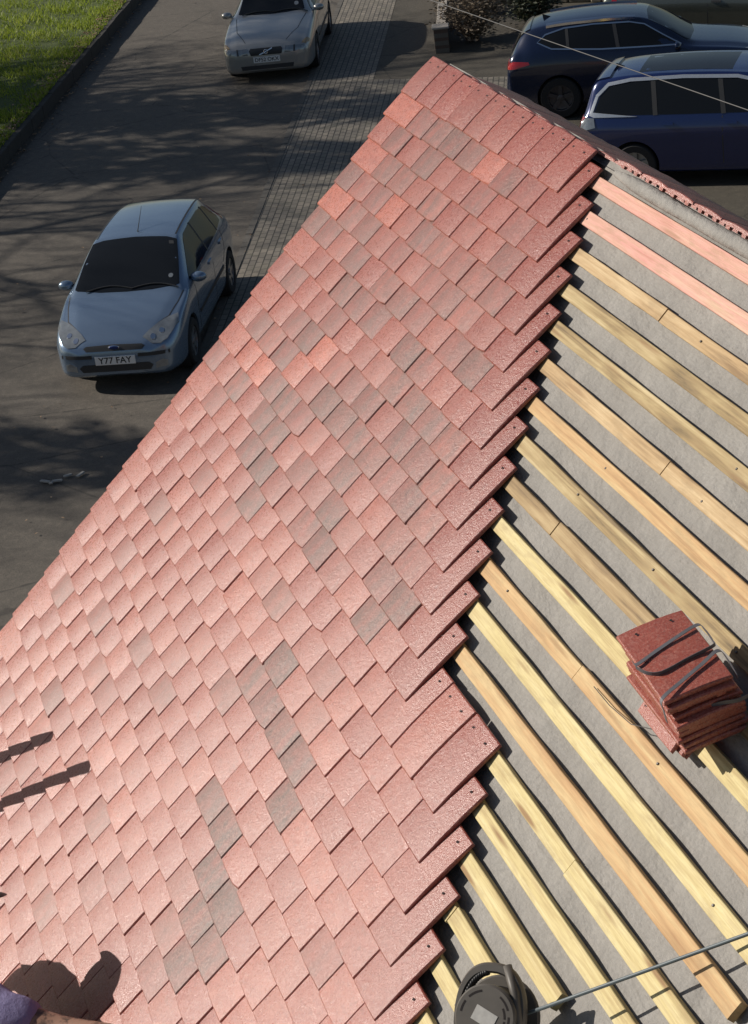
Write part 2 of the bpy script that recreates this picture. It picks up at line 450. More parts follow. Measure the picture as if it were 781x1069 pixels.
# ------------------------------------------------------------------ ground, road, paving, lawn
def asphalt(name, c1, c2, worn):
    k = NT(name); c = k.coord()
    n = k.noise(c, .55, 6, .6, .5); g = k.noise(c, 60, 4, .7); g2 = k.noise(c, 9, 5, .65)
    col = k.mix(n, c1, c2)
    col = k.mix(k.math('MULTIPLY', k.ramp(g2, [(.48, 0.), (.70, 1.)]), .5), col, worn)
    col = k.mix(k.math('MULTIPLY', k.ramp(g, [(.45, 0.), (.65, 1.)]), .5), col, tuple(x*.4 for x in c1))
    st = k.ramp(k.noise(k.mapping(c, (1, 1, 1), loc=(7, 3, 0)), 1.7, 5, .7, .6), [(.56, 0.), (.70, 1.)])
    col = k.mix(k.math('MULTIPLY', st, .45), col, tuple(x*.5 for x in c1))
    gr = k.ramp(k.n('TexVoronoi', {'Vector': c, 'Scale': 26.0}).outputs['Distance'], [(.06, 1.), (.12, 0.)])
    col = k.mix(k.math('MULTIPLY', gr, .5), col, (.22, .20, .17))
    cr = k.n('TexVoronoi', {'Vector': k.mapping(c, (.35, .35, .35)), 'Scale': 1.0}, feature='DISTANCE_TO_EDGE').outputs['Distance']
    wob = k.math('ADD', cr, k.math('MULTIPLY', k.noise(c, 5, 4), .03))
    ck = k.ramp(wob, [(.016, 1.), (.021, 0.)])
    col = k.mix(k.math('MULTIPLY', ck, .55), col, (.016, .014, .012))
    k.set(Base_Color=col, Roughness=.82)
    k.bump(k.math('ADD', g, g2), .5, .008)
    return k.m
ASPH = asphalt('worn_asphalt', (.088, .076, .061), (.136, .117, .094), (.185, .158, .124))
YARD = asphalt('yard_tarmac', (.060, .052, .039), (.095, .082, .060), (.125, .107, .078))
GROUND = plain('bare_earth', (.09, .075, .055), .95, nscale=3, var=.35)
PAVER = None
def paver(name, rot):
    k = NT(name); c = k.mapping(k.coord(), (1, 1, 1), (0, 0, rot))
    b = k.n('TexBrick', {'Vector': c, 'Color1': (.30, .26, .21, 1), 'Color2': (.20, .178, .148, 1), 'Mortar': (.030, .027, .024, 1), 'Scale': 1.0, 'Mortar Size': .010, 'Brick Width': .21, 'Row Height': .105})
    col = k.mix(k.math('MULTIPLY', k.noise(c, 1.3, 5), .6), b.outputs['Color'], (.10, .09, .07))
    col = k.mix(k.math('MULTIPLY', k.ramp(k.noise(c, 3.5, 5, .7), [(.5, 0.), (.72, 1.)]), .45), col, (.075, .078, .045))
    k.set(Base_Color=col, Roughness=.8)
    k.bump(b.outputs['Fac'], -.5, .008)
    return k.m
AX = math.atan2(-.375, .927)            # the road's own direction (towards the viewer)
PAVER = paver('block_paving', -AX)
rd = Vector((math.cos(AX), math.sin(AX))); rn = Vector((-rd.y, rd.x))   # along the road, across it (away from the lawn)
def rp(base, s, n): p = Vector(base) + rd * s + rn * n; return (p.x, p.y)
# two measured edges of the road
KL = (-28.11, 1.10)      # foot of the lawn edging
kd = (Vector((-28.11, 1.10)) - Vector((-41.88, 6.42))).normalized()
PL = (-20.15, 3.27); pd = (Vector((-20.15, 3.27)) - Vector((-36.87, 9.94))).normalized()
def along(p, d, s): q = Vector(p) + d * s; return (q.x, q.y)
sheet('ground', [(-900, -900), (900, -900), (900, 900), (-900, 900)], -.02, GROUND)
sheet('road', [along(KL, kd, -80), along(KL, kd, 60), along(PL, pd, 60), along(PL, pd, -80)], -.012, ASPH)
pn = Vector((-pd.y, pd.x))
def pv(s, n): q = Vector(PL) + pd * s + pn * n; return (q.x, q.y)
# the driveway tarmac reaches from the strip to the low wall; paving apron nearer the house
sheet('driveway', [pv(-80, 1.22), pv(-11.4, 1.22), pv(-10.4, 4.6), pv(-80, 4.6)], -.009, YARD)
sheet('car_park', [pv(-80, 4.3), pv(-9.0, 4.3), pv(30, 4.3), pv(30, 60), pv(-80, 60)], -.014, YARD)
# kerb line and paving are one raised block sheet with a flush edge course
bm = bmesh.new()
for poly in ([pv(-80, 0), pv(40, 0), pv(40, 1.22), pv(-80, 1.22)], [pv(-11.4, 1.222), pv(40, 1.222), pv(40, 4.3), pv(-10.5, 4.3)]):
    f = bm.faces.new([bm.verts.new((x, y, -.004)) for x, y in poly])
    if f.normal.z < 0: f.normal_flip()
kind(obj('pavement', bm, PAVER), 'structure')
EDGE = plain('edge_block', (.11, .10, .085), .85, nscale=14, var=.25)
bm = bmesh.new()
rk = random.Random(4)
for j in range(-260, 120):
    s = j * .205
    q0 = Vector(PL) + pd * s
    M4 = Matrix.Translation((q0.x, q0.y, 0)) @ Matrix.Rotation(math.atan2(pd.y, pd.x) + rk.uniform(-.01, .01), 4, 'Z')
    box(bm, (0, -.105, -.03), (.198, .0, .004 + rk.uniform(-.002, .003)), M4=M4)
kind(obj('kerb', bm, EDGE), 'structure')

# lawn: raised behind a dark timber edging
LH = .245
tp = (-30.41, 1.79); td = (Vector((-30.41, 1.79)) - Vector((-40.78, 6.01))).normalized(); tn = Vector((-td.y, td.x))
def lv(s, n): q = Vector(tp) + td * s + tn * n; return q
SOIL = plain('lawn_soil', (.070, .095, .020), .95, nscale=6, var=.4)
bm = bmesh.new()
na, nb = 90, 26
g = []
for a in range(na + 1):
    row = []
    for b in range(nb + 1):
        s = -45 + 75 * a / na; n = -.06 - 40 * (b / nb) ** 2
        q = lv(s, n)
        row.append(bm.verts.new((q.x, q.y, LH + .05 * min(1, -n / 2) + .03 * math.sin(q.x * .9) * math.sin(q.y * 1.1) * min(1, -n))))
    g.append(row)
for a in range(na):
    for b in range(nb): bm.faces.new((g[a][b], g[a][b+1], g[a+1][b+1], g[a+1][b]))
bmesh.ops.recalc_face_normals(bm, faces=bm.faces)
if sum(f.normal.z for f in bm.faces) < 0: bmesh.ops.reverse_faces(bm, faces=bm.faces)
kind(obj('lawn', bm, SOIL, smooth=True), 'structure')
CURB = plain('dark_stone_edging', (.050, .045, .038), .9, nscale=8, var=.35)  # plain dark stone tone with random mottling
bm = bmesh.new()
for j in range(-30, 34):
    s = j * .92
    q = lv(s, 0)
    M4 = Matrix.Translation((q.x, q.y, 0)) @ Matrix.Rotation(math.atan2(td.y, td.x) + rk.uniform(-.008, .008), 4, 'Z')
    box(bm, (0, -.075, -.1), (.912, .06, LH + rk.uniform(-.012, .012)), bev=.012, M4=M4)
o = kind(obj('lawn_edging', bm, CURB), 'structure')

GRASS = NT('grass_blades'); c = GRASS.coord()
gv = GRASS.n('Attribute', attribute_name='tone').outputs['Fac']
GRASS.set(Base_Color=GRASS.mix(GRASS.noise(c, .8, 4), GRASS.ramp(gv, [(0, (.12, .17, .018)), (.6, (.27, .35, .036)), (1, (.46, .46, .095))]), (.24, .31, .035)), Roughness=.6)
_tr = GRASS.n('BsdfTranslucent', {'Color': GRASS.b.inputs['Base Color'].links[0].from_socket})
_mx = GRASS.n('MixShader', {0: .45}); GRASS.t.links.new(GRASS.b.outputs[0], _mx.inputs[1]); GRASS.t.links.new(_tr.outputs[0], _mx.inputs[2])
GRASS.t.links.new(_mx.outputs[0], GRASS.t.nodes['Material Output'].inputs['Surface'])
rg = random.Random(21)
bm = bmesh.new(); tl = bm.faces.layers.float.new('tone')
cnt = 0
while cnt < 42000:
    s = rg.uniform(-17, 4); n = -.05 - rg.random() ** 1.3 * 7.5
    q = lv(s, n)
    clump = math.sin(q.x * 3.1 + math.sin(q.y * 2.3)) * math.sin(q.y * 3.7 + 1)
    if rg.random() > .62 + .38 * clump: continue
    h = rg.uniform(.05, .11) * (1 + .35 * clump); a = rg.uniform(0, 6.28); b = rg.uniform(.009, .016)
    z = LH + .05 * min(1, -n / 2) - .005
    ln = rg.uniform(.3, .9) * h; da = rg.uniform(0, 6.28)
    p0 = bm.verts.new((q.x - math.cos(a)*b, q.y - math.sin(a)*b, z)); p1 = bm.verts.new((q.x + math.cos(a)*b, q.y + math.sin(a)*b, z))
    p2 = bm.verts.new((q.x + math.cos(da)*ln, q.y + math.sin(da)*ln, z + h))
    f = bm.faces.new((p0, p1, p2)); f[tl] = min(1, max(0, rg.gauss(.5 + .2 * clump, .25))); cnt += 1
kind(obj('grass', bm, GRASS.m), 'stuff')
LEAF = NT('dead_leaves'); c = LEAF.coord()
LEAF.set(Base_Color=LEAF.ramp(LEAF.noise(c, 25, 2), [(.3, (.10, .055, .025)), (.5, (.26, .16, .085)), (.7, (.42, .32, .22))]), Roughness=.8)
bm = bmesh.new()
for j in range(1500):
    s = rg.uniform(-17, 4)
    n = -.07 - abs(rg.gauss(0, .16)) if rg.random() < .8 else .08 + abs(rg.gauss(0, .12))
    q = lv(s, n); z = LH + .02 + rg.uniform(0, .03) if n < 0 else .012
    M4 = Matrix.Translation((q.x, q.y, z)) @ Matrix.Rotation(rg.uniform(0, 6.28), 4, 'Z') @ Matrix.Rotation(rg.uniform(-.6, .6), 4, 'X')
    l = rg.uniform(.02, .05); wd = l * rg.uniform(.35, .7)
    bm.faces.new([bm.verts.new(M4 @ Vector(p)) for p in ((-l, 0, 0), (-l*.2, -wd, .008), (l*.7, -wd*.6, .004), (l, 0, 0), (l*.3, wd, .010))])
for j in range(260):
    q = Vector(PL) + pd * rg.uniform(-22, 8) - pn * rg.uniform(-1.2, 5.2) * rg.random() ** .5; z = .012
    M4 = Matrix.Translation((q.x, q.y, z)) @ Matrix.Rotation(rg.uniform(0, 6.28), 4, 'Z') @ Matrix.Rotation(rg.uniform(-.4, .4), 4, 'X')
    l = rg.uniform(.012, .032); wd = l * rg.uniform(.35, .7)
    bm.faces.new([bm.verts.new(M4 @ Vector(p)) for p in ((-l, 0, 0), (-l*.2, -wd, .006), (l*.7, -wd*.6, .004), (l, 0, 0), (l*.3, wd, .008))])
kind(obj('leaf_litter', bm, LEAF.m), 'stuff')

# small debris on the road: a pale broken twig lying bottom left
# ------------------------------------------------------------------ trees (bare, early spring) whose shadows rake the road
BARK = plain('tree_bark', (.11, .085, .060), .9, nscale=12, var=.3)
def grow(seed, height, spread, levels=5, trunk_r=.2):
    rr = random.Random(seed); tb = bmesh.new(); cb = bmesh.new()
    def limb(p, d, length, r, lev):
        segs = 4 if lev < 3 else 2
        pts = [p]; rads = [r]; q = p.copy(); dd = d.copy()
        for k in range(segs):
            dd = (dd + Vector((rr.gauss(0, .13), rr.gauss(0, .13), rr.gauss(.04, .08)))).normalized()
            q = q + dd * (length / segs); pts.append(q.copy()); rads.append(r * (1 - .45 * (k + 1) / segs))
        tube(tb if lev == 0 else cb, pts, rads, 7 if lev == 0 else (5 if lev < 3 else 3), cap=(lev == 0))
        if lev >= levels: return
        nb_ = (6, 6, 6, 5, 4)[lev]
        for k in range(nb_):
            t_ = rr.uniform(.35, 1.0) if lev else rr.uniform(.30, 1.0)
            j = min(segs - 1, int(t_ * segs)); bp = pts[j].lerp(pts[j+1], t_ * segs - j)
            ax = dd.orthogonal(); ax.rotate(Matrix.Rotation(rr.uniform(0, 6.28), 3, dd))
            ang = rr.uniform(.45, 1.0) * spread
            nd = (dd * math.cos(ang) + ax * math.sin(ang)).normalized()
            limb(bp, nd, length * rr.uniform(.48, .72), max(.007, r * (1 - .45 * t_) * rr.uniform(.42, .6)), lev + 1)
    limb(Vector((0, 0, 0)), Vector((0, 0, 1)), height * .55, trunk_r, 0)
    return mesh_of(tb, 'trunk', BARK, True), mesh_of(cb, 'crown', BARK, False)
TREES = [grow(3, 13, 1.0, 4, .24), grow(8, 15, .95, 4, .28)]
TS = [(-33.0, -10.5, 1.0, .3, 0, 'bare leafless tree standing on the lawn'), (-38, -9, 1.05, 1.9, 1, 'bare leafless tree standing on the lawn'), (-28.5, -11.5, .95, 4.0, 1, 'bare leafless tree standing on the lawn'), (-36, -15, 1.15, 2.6, 0, 'bare leafless tree standing on the lawn'), (-44, -8, 1.0, 5.0, 0, 'bare leafless tree standing on the lawn'), (-42, -14, 1.2, .9, 1, 'bare leafless tree standing on the lawn')]
for k, (x, y, s, rz, which, lab) in enumerate(TS):
    t = thing('bare_tree', lab, 'tree', (x, y, 0), rz, 'bare trees beyond the lawn')
    t.scale = (s, s, s)
    for nm, me in zip(('trunk', 'crown'), TREES[which]):
        o = bpy.data.objects.new(nm, me); COL.objects.link(o); o.parent = t

def conifer(seed, h, r):
    rr = random.Random(seed); tb, cb = bmesh.new(), bmesh.new()
    tube(tb, [(0, 0, 0), (.05, 0, h*.5), (0, .05, h*.97)], [.22, .14, .03], 8)
    for k in range(5500):
        z = h * (.14 + .86 * (1 - math.sqrt(rr.random())))
        rm = r * (1 - (z / h)) ** .8 * (1 + .25 * math.sin(z * 5) ) + .1
        a = rr.uniform(0, 6.28); q = rm * rr.random() ** .45
        M4 = Matrix.Translation((math.cos(a)*q, math.sin(a)*q, z - q*.25)) @ Matrix.Rotation(a, 4, 'Z') @ Matrix.Rotation(rr.uniform(.1, .9), 4, 'Y') @ Matrix.Rotation(rr.uniform(-.8, .8), 4, 'X')
        l = rr.uniform(.12, .3)
        cb.faces.new([cb.verts.new(M4 @ Vector(p)) for p in ((-l, 0, 0), (0, -l*.35, .02), (l, 0, -.03), (0, l*.35, .02))])
    return mesh_of(tb, 'trunk', BARK, True), mesh_of(cb, 'crown', NEEDLE)
NEEDLE = plain('fir_needles', (.04, .06, .025), .7, nscale=3, var=.4)
FIR = conifer(5, 17, 2.3)  # firs out of view, added only to shade the road and car park
for x, y, s, rz, lab in ((-36.5, -9, 1.0, 0, 'unseen tall fir added for shade, nearer the road'), (-38.4, -6.3, .95, 2.1, 'unseen tall fir added for shade, behind the pole'), (-23.5, -11.5, .8, 1.0, 'unseen shorter fir added for shade, near the house end')):
    t = thing('shade_fir', lab, 'tree', (x, y, 0), rz, 'unseen firs added for shade'); t.scale = (s, s, s)
    for nm, me in zip(('trunk', 'crown'), FIR):
        o = bpy.data.objects.new(nm, me); COL.objects.link(o); o.parent = t

# ------------------------------------------------------------------ parked cars
GLASS = NT('car_glass'); GLASS.set(Base_Color=(.012, .014, .017, 1), Roughness=.05); GLASS.b.inputs['Specular IOR Level'].default_value = .2; GLASS = GLASS.m
CHROME = plain('chrome', (.75, .75, .76), .12, 1.0, var=.02)
LENS = plain('headlamp_lens', (.26, .28, .29), .12, .4, coat=1., var=.35, nscale=18)
REDL = plain('red_lamp_lens', (.35, .012, .015), .15, coat=1., var=.2)
SILV = plain('alloy_wheel', (.34, .35, .36), .35, .8)
TRIM = plain('dark_trim', (.03, .031, .033), .55)
PLATE = plain('plate_white', (.74, .74, .72), .4, var=.03)
PLATEY = plain('plate_yellow', (.75, .52, .06), .4, var=.03)
INK = plain('plate_black_ink', (.012, .012, .012), .5)
BLUEB = plain('badge_blue', (.02, .04, .16), .3, .2)
def paint(name, col, metal=.55, rough=.32):
    k = NT(name); c = k.coord()
    fl = k.noise(c, 900, 2)
    k.set(Base_Color=k.mix(fl, tuple(x*.85 for x in col), tuple(min(1, x*1.15) for x in col)), Metallic=metal, Roughness=rough)
    k.b.inputs['Coat Weight'].default_value = 1.0; k.b.inputs['Coat Roughness'].default_value = .05
    return k.m

def cr(p0, p1, p2, p3, t, ten=.5):
    t2, t3 = t*t, t*t*t
    m1 = (p2 - p0) * ten; m2 = (p3 - p1) * ten
    return p1*(2*t3-3*t2+1) + m1*(t3-2*t2+t) + p2*(-2*t3+3*t2) + m2*(t3-t2)

def car_body(st):
    """st rows: x (from the nose back), z bottom, half width, z belt, belt half width, roof-edge half width, z roof edge, z top"""
    prof = []
    for x, zb, wm, zbelt, wb, wr, zre, zt in st:
        zm = zb + (zbelt - zb) * .45
        P = [(0, zb), (wm*.80, zb), (wm*.955, zb + .05), (wm*.99, zb + (zm-zb)*.6), (wm, zm + .06), (wm*.997, zm + (zbelt-zm)*.62), (wb, zbelt),
             (wb + (wr-wb)*.48, zbelt + (zre-zbelt)*.5), (wr, zre), (wr*.86, zre + (zt-zre)*.58), (wr*.45, zt - (zt-zre)*.08), (0, zt)]
        prof.append([Vector((x, a, b)) for a, b in P])
    # densify across (keep belt and roof edge fairly crisp) then along
    def dense(row):
        out = []
        n = len(row)
        for k in range(n - 1):
            p0 = row[max(k-1, 0)]; p3 = row[min(k+2, n-1)]
            for j in range(3): out.append(cr(p0, row[k], row[k+1], p3, j/3, .42))
        out.append(row[-1]); return out
    D = [dense(r) for r in prof]
    E_ = []
    for k in range(len(D) - 1):
        a0 = D[max(k-1, 0)]; a3 = D[min(k+2, len(D)-1)]
        x0, x1, x2, x3 = a0[0].x, D[k][0].x, D[k+1][0].x, a3[0].x
        for j in range(4):
            t = j / 4
            row = []
            for q in range(len(D[k])):
                p1, p2 = D[k][q], D[k+1][q]
                h = x2 - x1
                m1 = (p2 - a0[q]) * (h / max(1e-6, x2 - x0)) if k else (p2 - p1)
                m2 = (a3[q] - p1) * (h / max(1e-6, x3 - x1)) if k < len(D)-2 else (p2 - p1)
                t2, t3 = t*t, t*t*t
                row.append(p1*(2*t3-3*t2+1) + m1*(t3-2*t2+t) + p2*(-2*t3+3*t2) + m2*(t3-t2))
            E_.append(row)
    E_.append(D[-1])
    bm = bmesh.new(); rings = []
    for row in E_:
        half = [bm.verts.new((-p.x, p.y, p.z)) for p in row]
        oth = [bm.verts.new((-p.x, -p.y, p.z)) for p in row[1:-1]]
        rings.append(half + oth[::-1])
    n = len(rings[0])
    for r0, r1 in zip(rings, rings[1:]):
        for k in range(n): bm.faces.new((r0[k], r0[(k+1)%n], r1[(k+1)%n], r1[k]))
    for ring in (rings[0], rings[-1]):
        c = bm.verts.new(sum((v.co for v in ring), Vector()) / n)
        for k in range(n): bm.faces.new((ring[k], ring[(k+1)%n], c))
    bmesh.ops.recalc_face_normals(bm, faces=bm.faces)
    return bm

DIRS = {'top': (lambda a, b: Vector((a, b, 4)), Vector((0, 0, -1))), 'front': (lambda a, b: Vector((4, a, b)), Vector((-1, 0, 0))),
        'rear': (lambda a, b: Vector((-9, a, b)), Vector((1, 0, 0))), 'left': (lambda a, b: Vector((a, 4, b)), Vector((0, -1, 0))), 'right': (lambda a, b: Vector((a, -4, b)), Vector((0, 1, 0)))}
def decal(name, bvh, poly, plane, mat, parent, off=.004, cuts=3, extra=None):
    bm = bmesh.new()
    if isinstance(poly, Band):
        rows = []
        for i, p in enumerate(poly.pts):
            a = poly.pts[max(i-1, 0)]; b = poly.pts[min(i+1, len(poly.pts)-1)]
            t = (b - a).normalized(); n = Vector((-t.y, t.x)) * poly.wd / 2
            rows.append((bm.verts.new((p.x + n.x, p.y + n.y, 0)), bm.verts.new((p.x - n.x, p.y - n.y, 0))))
        for r0, r1 in zip(rows, rows[1:]): bm.faces.new((r0[0], r0[1], r1[1], r1[0]))
    else:
        f = bm.faces.new([bm.verts.new((a, b, 0)) for a, b in poly])
        bmesh.ops.triangulate(bm, faces=[f])
    bmesh.ops.subdivide_edges(bm, edges=bm.edges[:], cuts=cuts, use_grid_fill=True)
    mk, d = DIRS[plane]
    for v in bm.verts:
        o_ = mk(v.co.x, v.co.y)
        loc, nor, _, _ = bvh.ray_cast(o_, d)
        if loc is None:
            loc, nor, _, _ = bvh.find_nearest(o_ + d * 3.2)
        if nor.dot(d) > 0: nor = -nor
        v.co = loc + nor * off
    bmesh.ops.recalc_face_normals(bm, faces=bm.faces)
    if sum(f.normal.dot(d) * f.calc_area() for f in bm.faces) > 0: bmesh.ops.reverse_faces(bm, faces=bm.faces)
    # skirt into the body so the piece has thickness
    be = [e for e in bm.edges if e.is_boundary]
    r = bmesh.ops.extrude_edge_only(bm, edges=be)
    for v in [g_ for g_ in r['geom'] if isinstance(g_, bmesh.types.BMVert)]: v.co += d * (off + .006)
    return obj(name, bm, mat, parent, smooth=True, sharp=40)
class Band:
    def __init__(s, pts, wd): s.pts = [Vector(p) for p in pts]; s.wd = wd
def strip(pts, wd): return Band(pts, wd)
def flip(poly, f):
    if isinstance(poly, Band): return Band([f(*p) for p in poly.pts], poly.wd)
    return [f(a, b) for a, b in poly][::-1]
def mirror(poly, ax=1): return [(a, -b) if ax else (-a, b) for a, b in poly][::-1]

def wheel(parent, x, y, r, wdt, spokes=5, rimmat=SILV):
    s = 1 if y > 0 else -1
    e = bpy.data.objects.new('wheel', None); COL.objects.link(e); e.parent = parent; e.location = (x, y, r); e.empty_display_size = .1
    bm = bmesh.new()
    lathe(bm, [(r*.64, -wdt/2), (r*.93, -wdt/2), (r*.985, -wdt*.40), (r, -wdt*.2), (r, wdt*.2), (r*.985, wdt*.40), (r*.93, wdt/2), (r*.66, wdt*.5), (r*.62, wdt*.42), (r*.62, -wdt*.3)], 36)
    obj('tyre', bm, RUBBER, e, smooth=True, sharp=40)
    bm = bmesh.new()
    o_ = wdt * .40 * s
    lathe(bm, [(r*.645, o_ + .006*s), (r*.60, o_ + .004*s), (r*.58, o_ - .05*s), (r*.40, o_ - .06*s), (.001, o_ - .06*s)], 36)
    for k in range(spokes):
        a = 2*math.pi*k/spokes + .3
        c_, s_ = math.cos(a), math.sin(a); tx, tz = -s_, c_
        q = []
        for rr, hw, yy in ((r*.10, .035, -.012), (r*.60, .030, 0)):
            for sg in (-1, 1):
                for dy in (0, -.03): q.append(bm.verts.new((c_*rr + tx*hw*sg, o_ + (yy+dy)*s, s_*rr + tz*hw*sg)))
        for z in ((0,2,6,4),(1,5,7,3),(0,4,5,1),(2,3,7,6),(4,6,7,5)): bm.faces.new([q[i] for i in z])
    lathe(bm, [(r*.16, o_ - .04*s), (r*.16, o_ + .004*s), (r*.10, o_ + .010*s), (.001, o_ + .010*s)], 16)
    bmesh.ops.recalc_face_normals(bm, faces=bm.faces)
    obj('rim', bm, rimmat, e, smooth=True, sharp=30)
    return e

def apply_bool(o, cutters):
    for c_ in cutters:
        m = o.modifiers.new('cut', 'BOOLEAN'); m.operation = 'DIFFERENCE'; m.solver = 'EXACT'; m.object = c_
    bpy.context.view_layer.update()
    dg = bpy.context.evaluated_depsgraph_get()
    me = bpy.data.meshes.new_from_object(o.evaluated_get(dg))
    o.modifiers.clear(); o.data = me
    for c_ in cutters: bpy.data.objects.remove(c_)

def add_text(bm, txt, M4, size, mat):
    cu = bpy.data.curves.new('plate_text', 'FONT'); cu.body = txt; cu.size = size; cu.align_x = 'CENTER'; cu.align_y = 'CENTER'; cu.extrude = .0008; cu.offset = .0012
    t = bpy.data.objects.new('tmp', cu); COL.objects.link(t)
    bpy.context.view_layer.update()
    me = bpy.data.meshes.new_from_object(t.evaluated_get(bpy.context.evaluated_depsgraph_get()))
    bpy.data.objects.remove(t)
    me.transform(M4); old = set(bm.faces); bm.from_mesh(me)
    for f in bm.faces: f.material_index = 0 if f in old else mat

def ellip(bm, c, r, M4=None, n=12, m=8):
    vs0 = set(bm.verts)
    bmesh.ops.create_uvsphere(bm, u_segments=n, v_segments=m, radius=1.0)
    nv = [v for v in bm.verts if v not in vs0]
    for v in nv: v.co = Vector((v.co.x*r[0], v.co.y*r[1], v.co.z*r[2]))
    if M4 is not None: bmesh.ops.transform(bm, matrix=M4, verts=nv)
    for v in nv: v.co += Vector(c)

def make_car(name, label, loc, heading, st, pmat, P):
    """car local frame: +x is forward, origin under the nose centre on the ground"""
    root = thing(name, label, 'car', loc, heading, None)
    W = max(r[2] for r in st); xf, xr, r = P['xf'], P['xr'], P['r']
    body = obj('body', car_body(st), pmat, root, smooth=True)
    bm0 = bmesh.new(); bm0.from_mesh(body.data); bvh = BVHTree.FromBMesh(bm0); bm0.free()
    cut = []
    for x in (xf, xr):
        for s in (-1, 1):
            cb = bmesh.new()
            rings = lathe(cb, [(r + .045, s*(W - .26)), (r + .045, s*(W + .3))], 40)
            cb.faces.new(rings[0]); cb.faces.new(rings[1][::-1]); bmesh.ops.recalc_face_normals(cb, faces=cb.faces)
            c_ = obj('cut', cb, TRIM); c_.location = (-x, 0, r + .01); cut.append(c_)
    mw = root.matrix_world.copy()
    for c_ in cut: c_.parent = root
    apply_bool(body, cut)
    body.data.set_sharp_from_angle(angle=R(38))
    for x in (xf, xr):
        for s in (-1, 1):
            cb = bmesh.new()
            rr0 = lathe(cb, [(r + .040, s*(W - .255)), (r + .040, s*(W - .03))], 32); cb.faces.new(rr0[0])
            o = obj('wheel_arch', cb, TRIM, root); o.location = (-x, 0, r + .01)
            wheel(root, -x, s * (W - .095), r, .19, P.get('spokes', 5), P.get('rim', SILV))
    for nm, poly, plane, mat, mir, off in P['decals']:
        decal(nm, bvh, poly, plane, mat, root, off)
        if mir:
            pl = {'left': 'right'}.get(plane, plane)
            if pl == 'right': decal(nm, bvh, flip(poly, lambda a, b: (a, b)), 'right', mat, root, off)
            elif plane in ('front', 'rear'): decal(nm, bvh, flip(poly, lambda a, b: (-a, b)), plane, mat, root, off)
            else: decal(nm, bvh, flip(poly, lambda a, b: (a, -b)), plane, mat, root, off)
    for s in (-1, 1):
        bm = bmesh.new(); mx, my, mz = P['mirror']
        ellip(bm, (-mx, s*(my + .09), mz), (.075, .11, .068))
        for v in bm.verts:
            if v.co.x < -mx - .03: v.co.x = -mx - .03
        tube(bm, [(-mx - .01, s*(my - .06), mz - .05), (-mx, s*(my + .03), mz - .03)], .022, 6)
        mo = obj('wing_mirror', bm, P.get('mirmat', pmat), root, smooth=True, sharp=50)
    return root, bvh

# --- silver-blue five-door hatchback
FOCUS = paint('pale_blue_metallic_paint', (.20, .275, .375), .6, .26)
stF = [(0.00, .24, .50, .50, .46, .34, .53, .54), (.05, .20, .68, .58, .63, .44, .61, .625), (.16, .18, .77, .655, .72, .52, .685, .705), (.36, .17, .825, .745, .775, .58, .785, .805), (.62, .17, .845, .825, .80, .63, .865, .89), (.88, .17, .85, .885, .815, .68, .925, .95),
       (.99, .17, .85, .91, .815, .705, .955, .98), (1.09, .17, .85, .925, .815, .71, 1.0, 1.03), (1.48, .17, .85, .945, .815, .655, 1.20, 1.245), (1.84, .17, .85, .96, .815, .585, 1.36, 1.405), (1.98, .17, .85, .965, .81, .575, 1.38, 1.43), (2.4, .17, .85, .97, .81, .565, 1.40, 1.45),
       (3.0, .17, .85, .985, .805, .555, 1.395, 1.445), (3.45, .18, .845, .995, .79, .535, 1.355, 1.405), (3.66, .19, .84, 1.00, .775, .50, 1.30, 1.345), (3.86, .20, .825, .985, .75, .51, 1.14, 1.18), (4.03, .22, .79, .93, .71, .54, .965, .985), (4.10, .24, .74, .80, .66, .52, .83, .84), (4.17, .30, .58, .58, .54, .40, .60, .61)]
sideF = [(-1.26, .975), (-1.56, 1.135), (-1.92, 1.315), (-2.06, 1.352), (-2.5, 1.368), (-3.0, 1.360), (-3.36, 1.318), (-3.52, 1.245), (-3.60, 1.10), (-3.55, 1.035), (-3.0, 1.005), (-2.2, .985)]
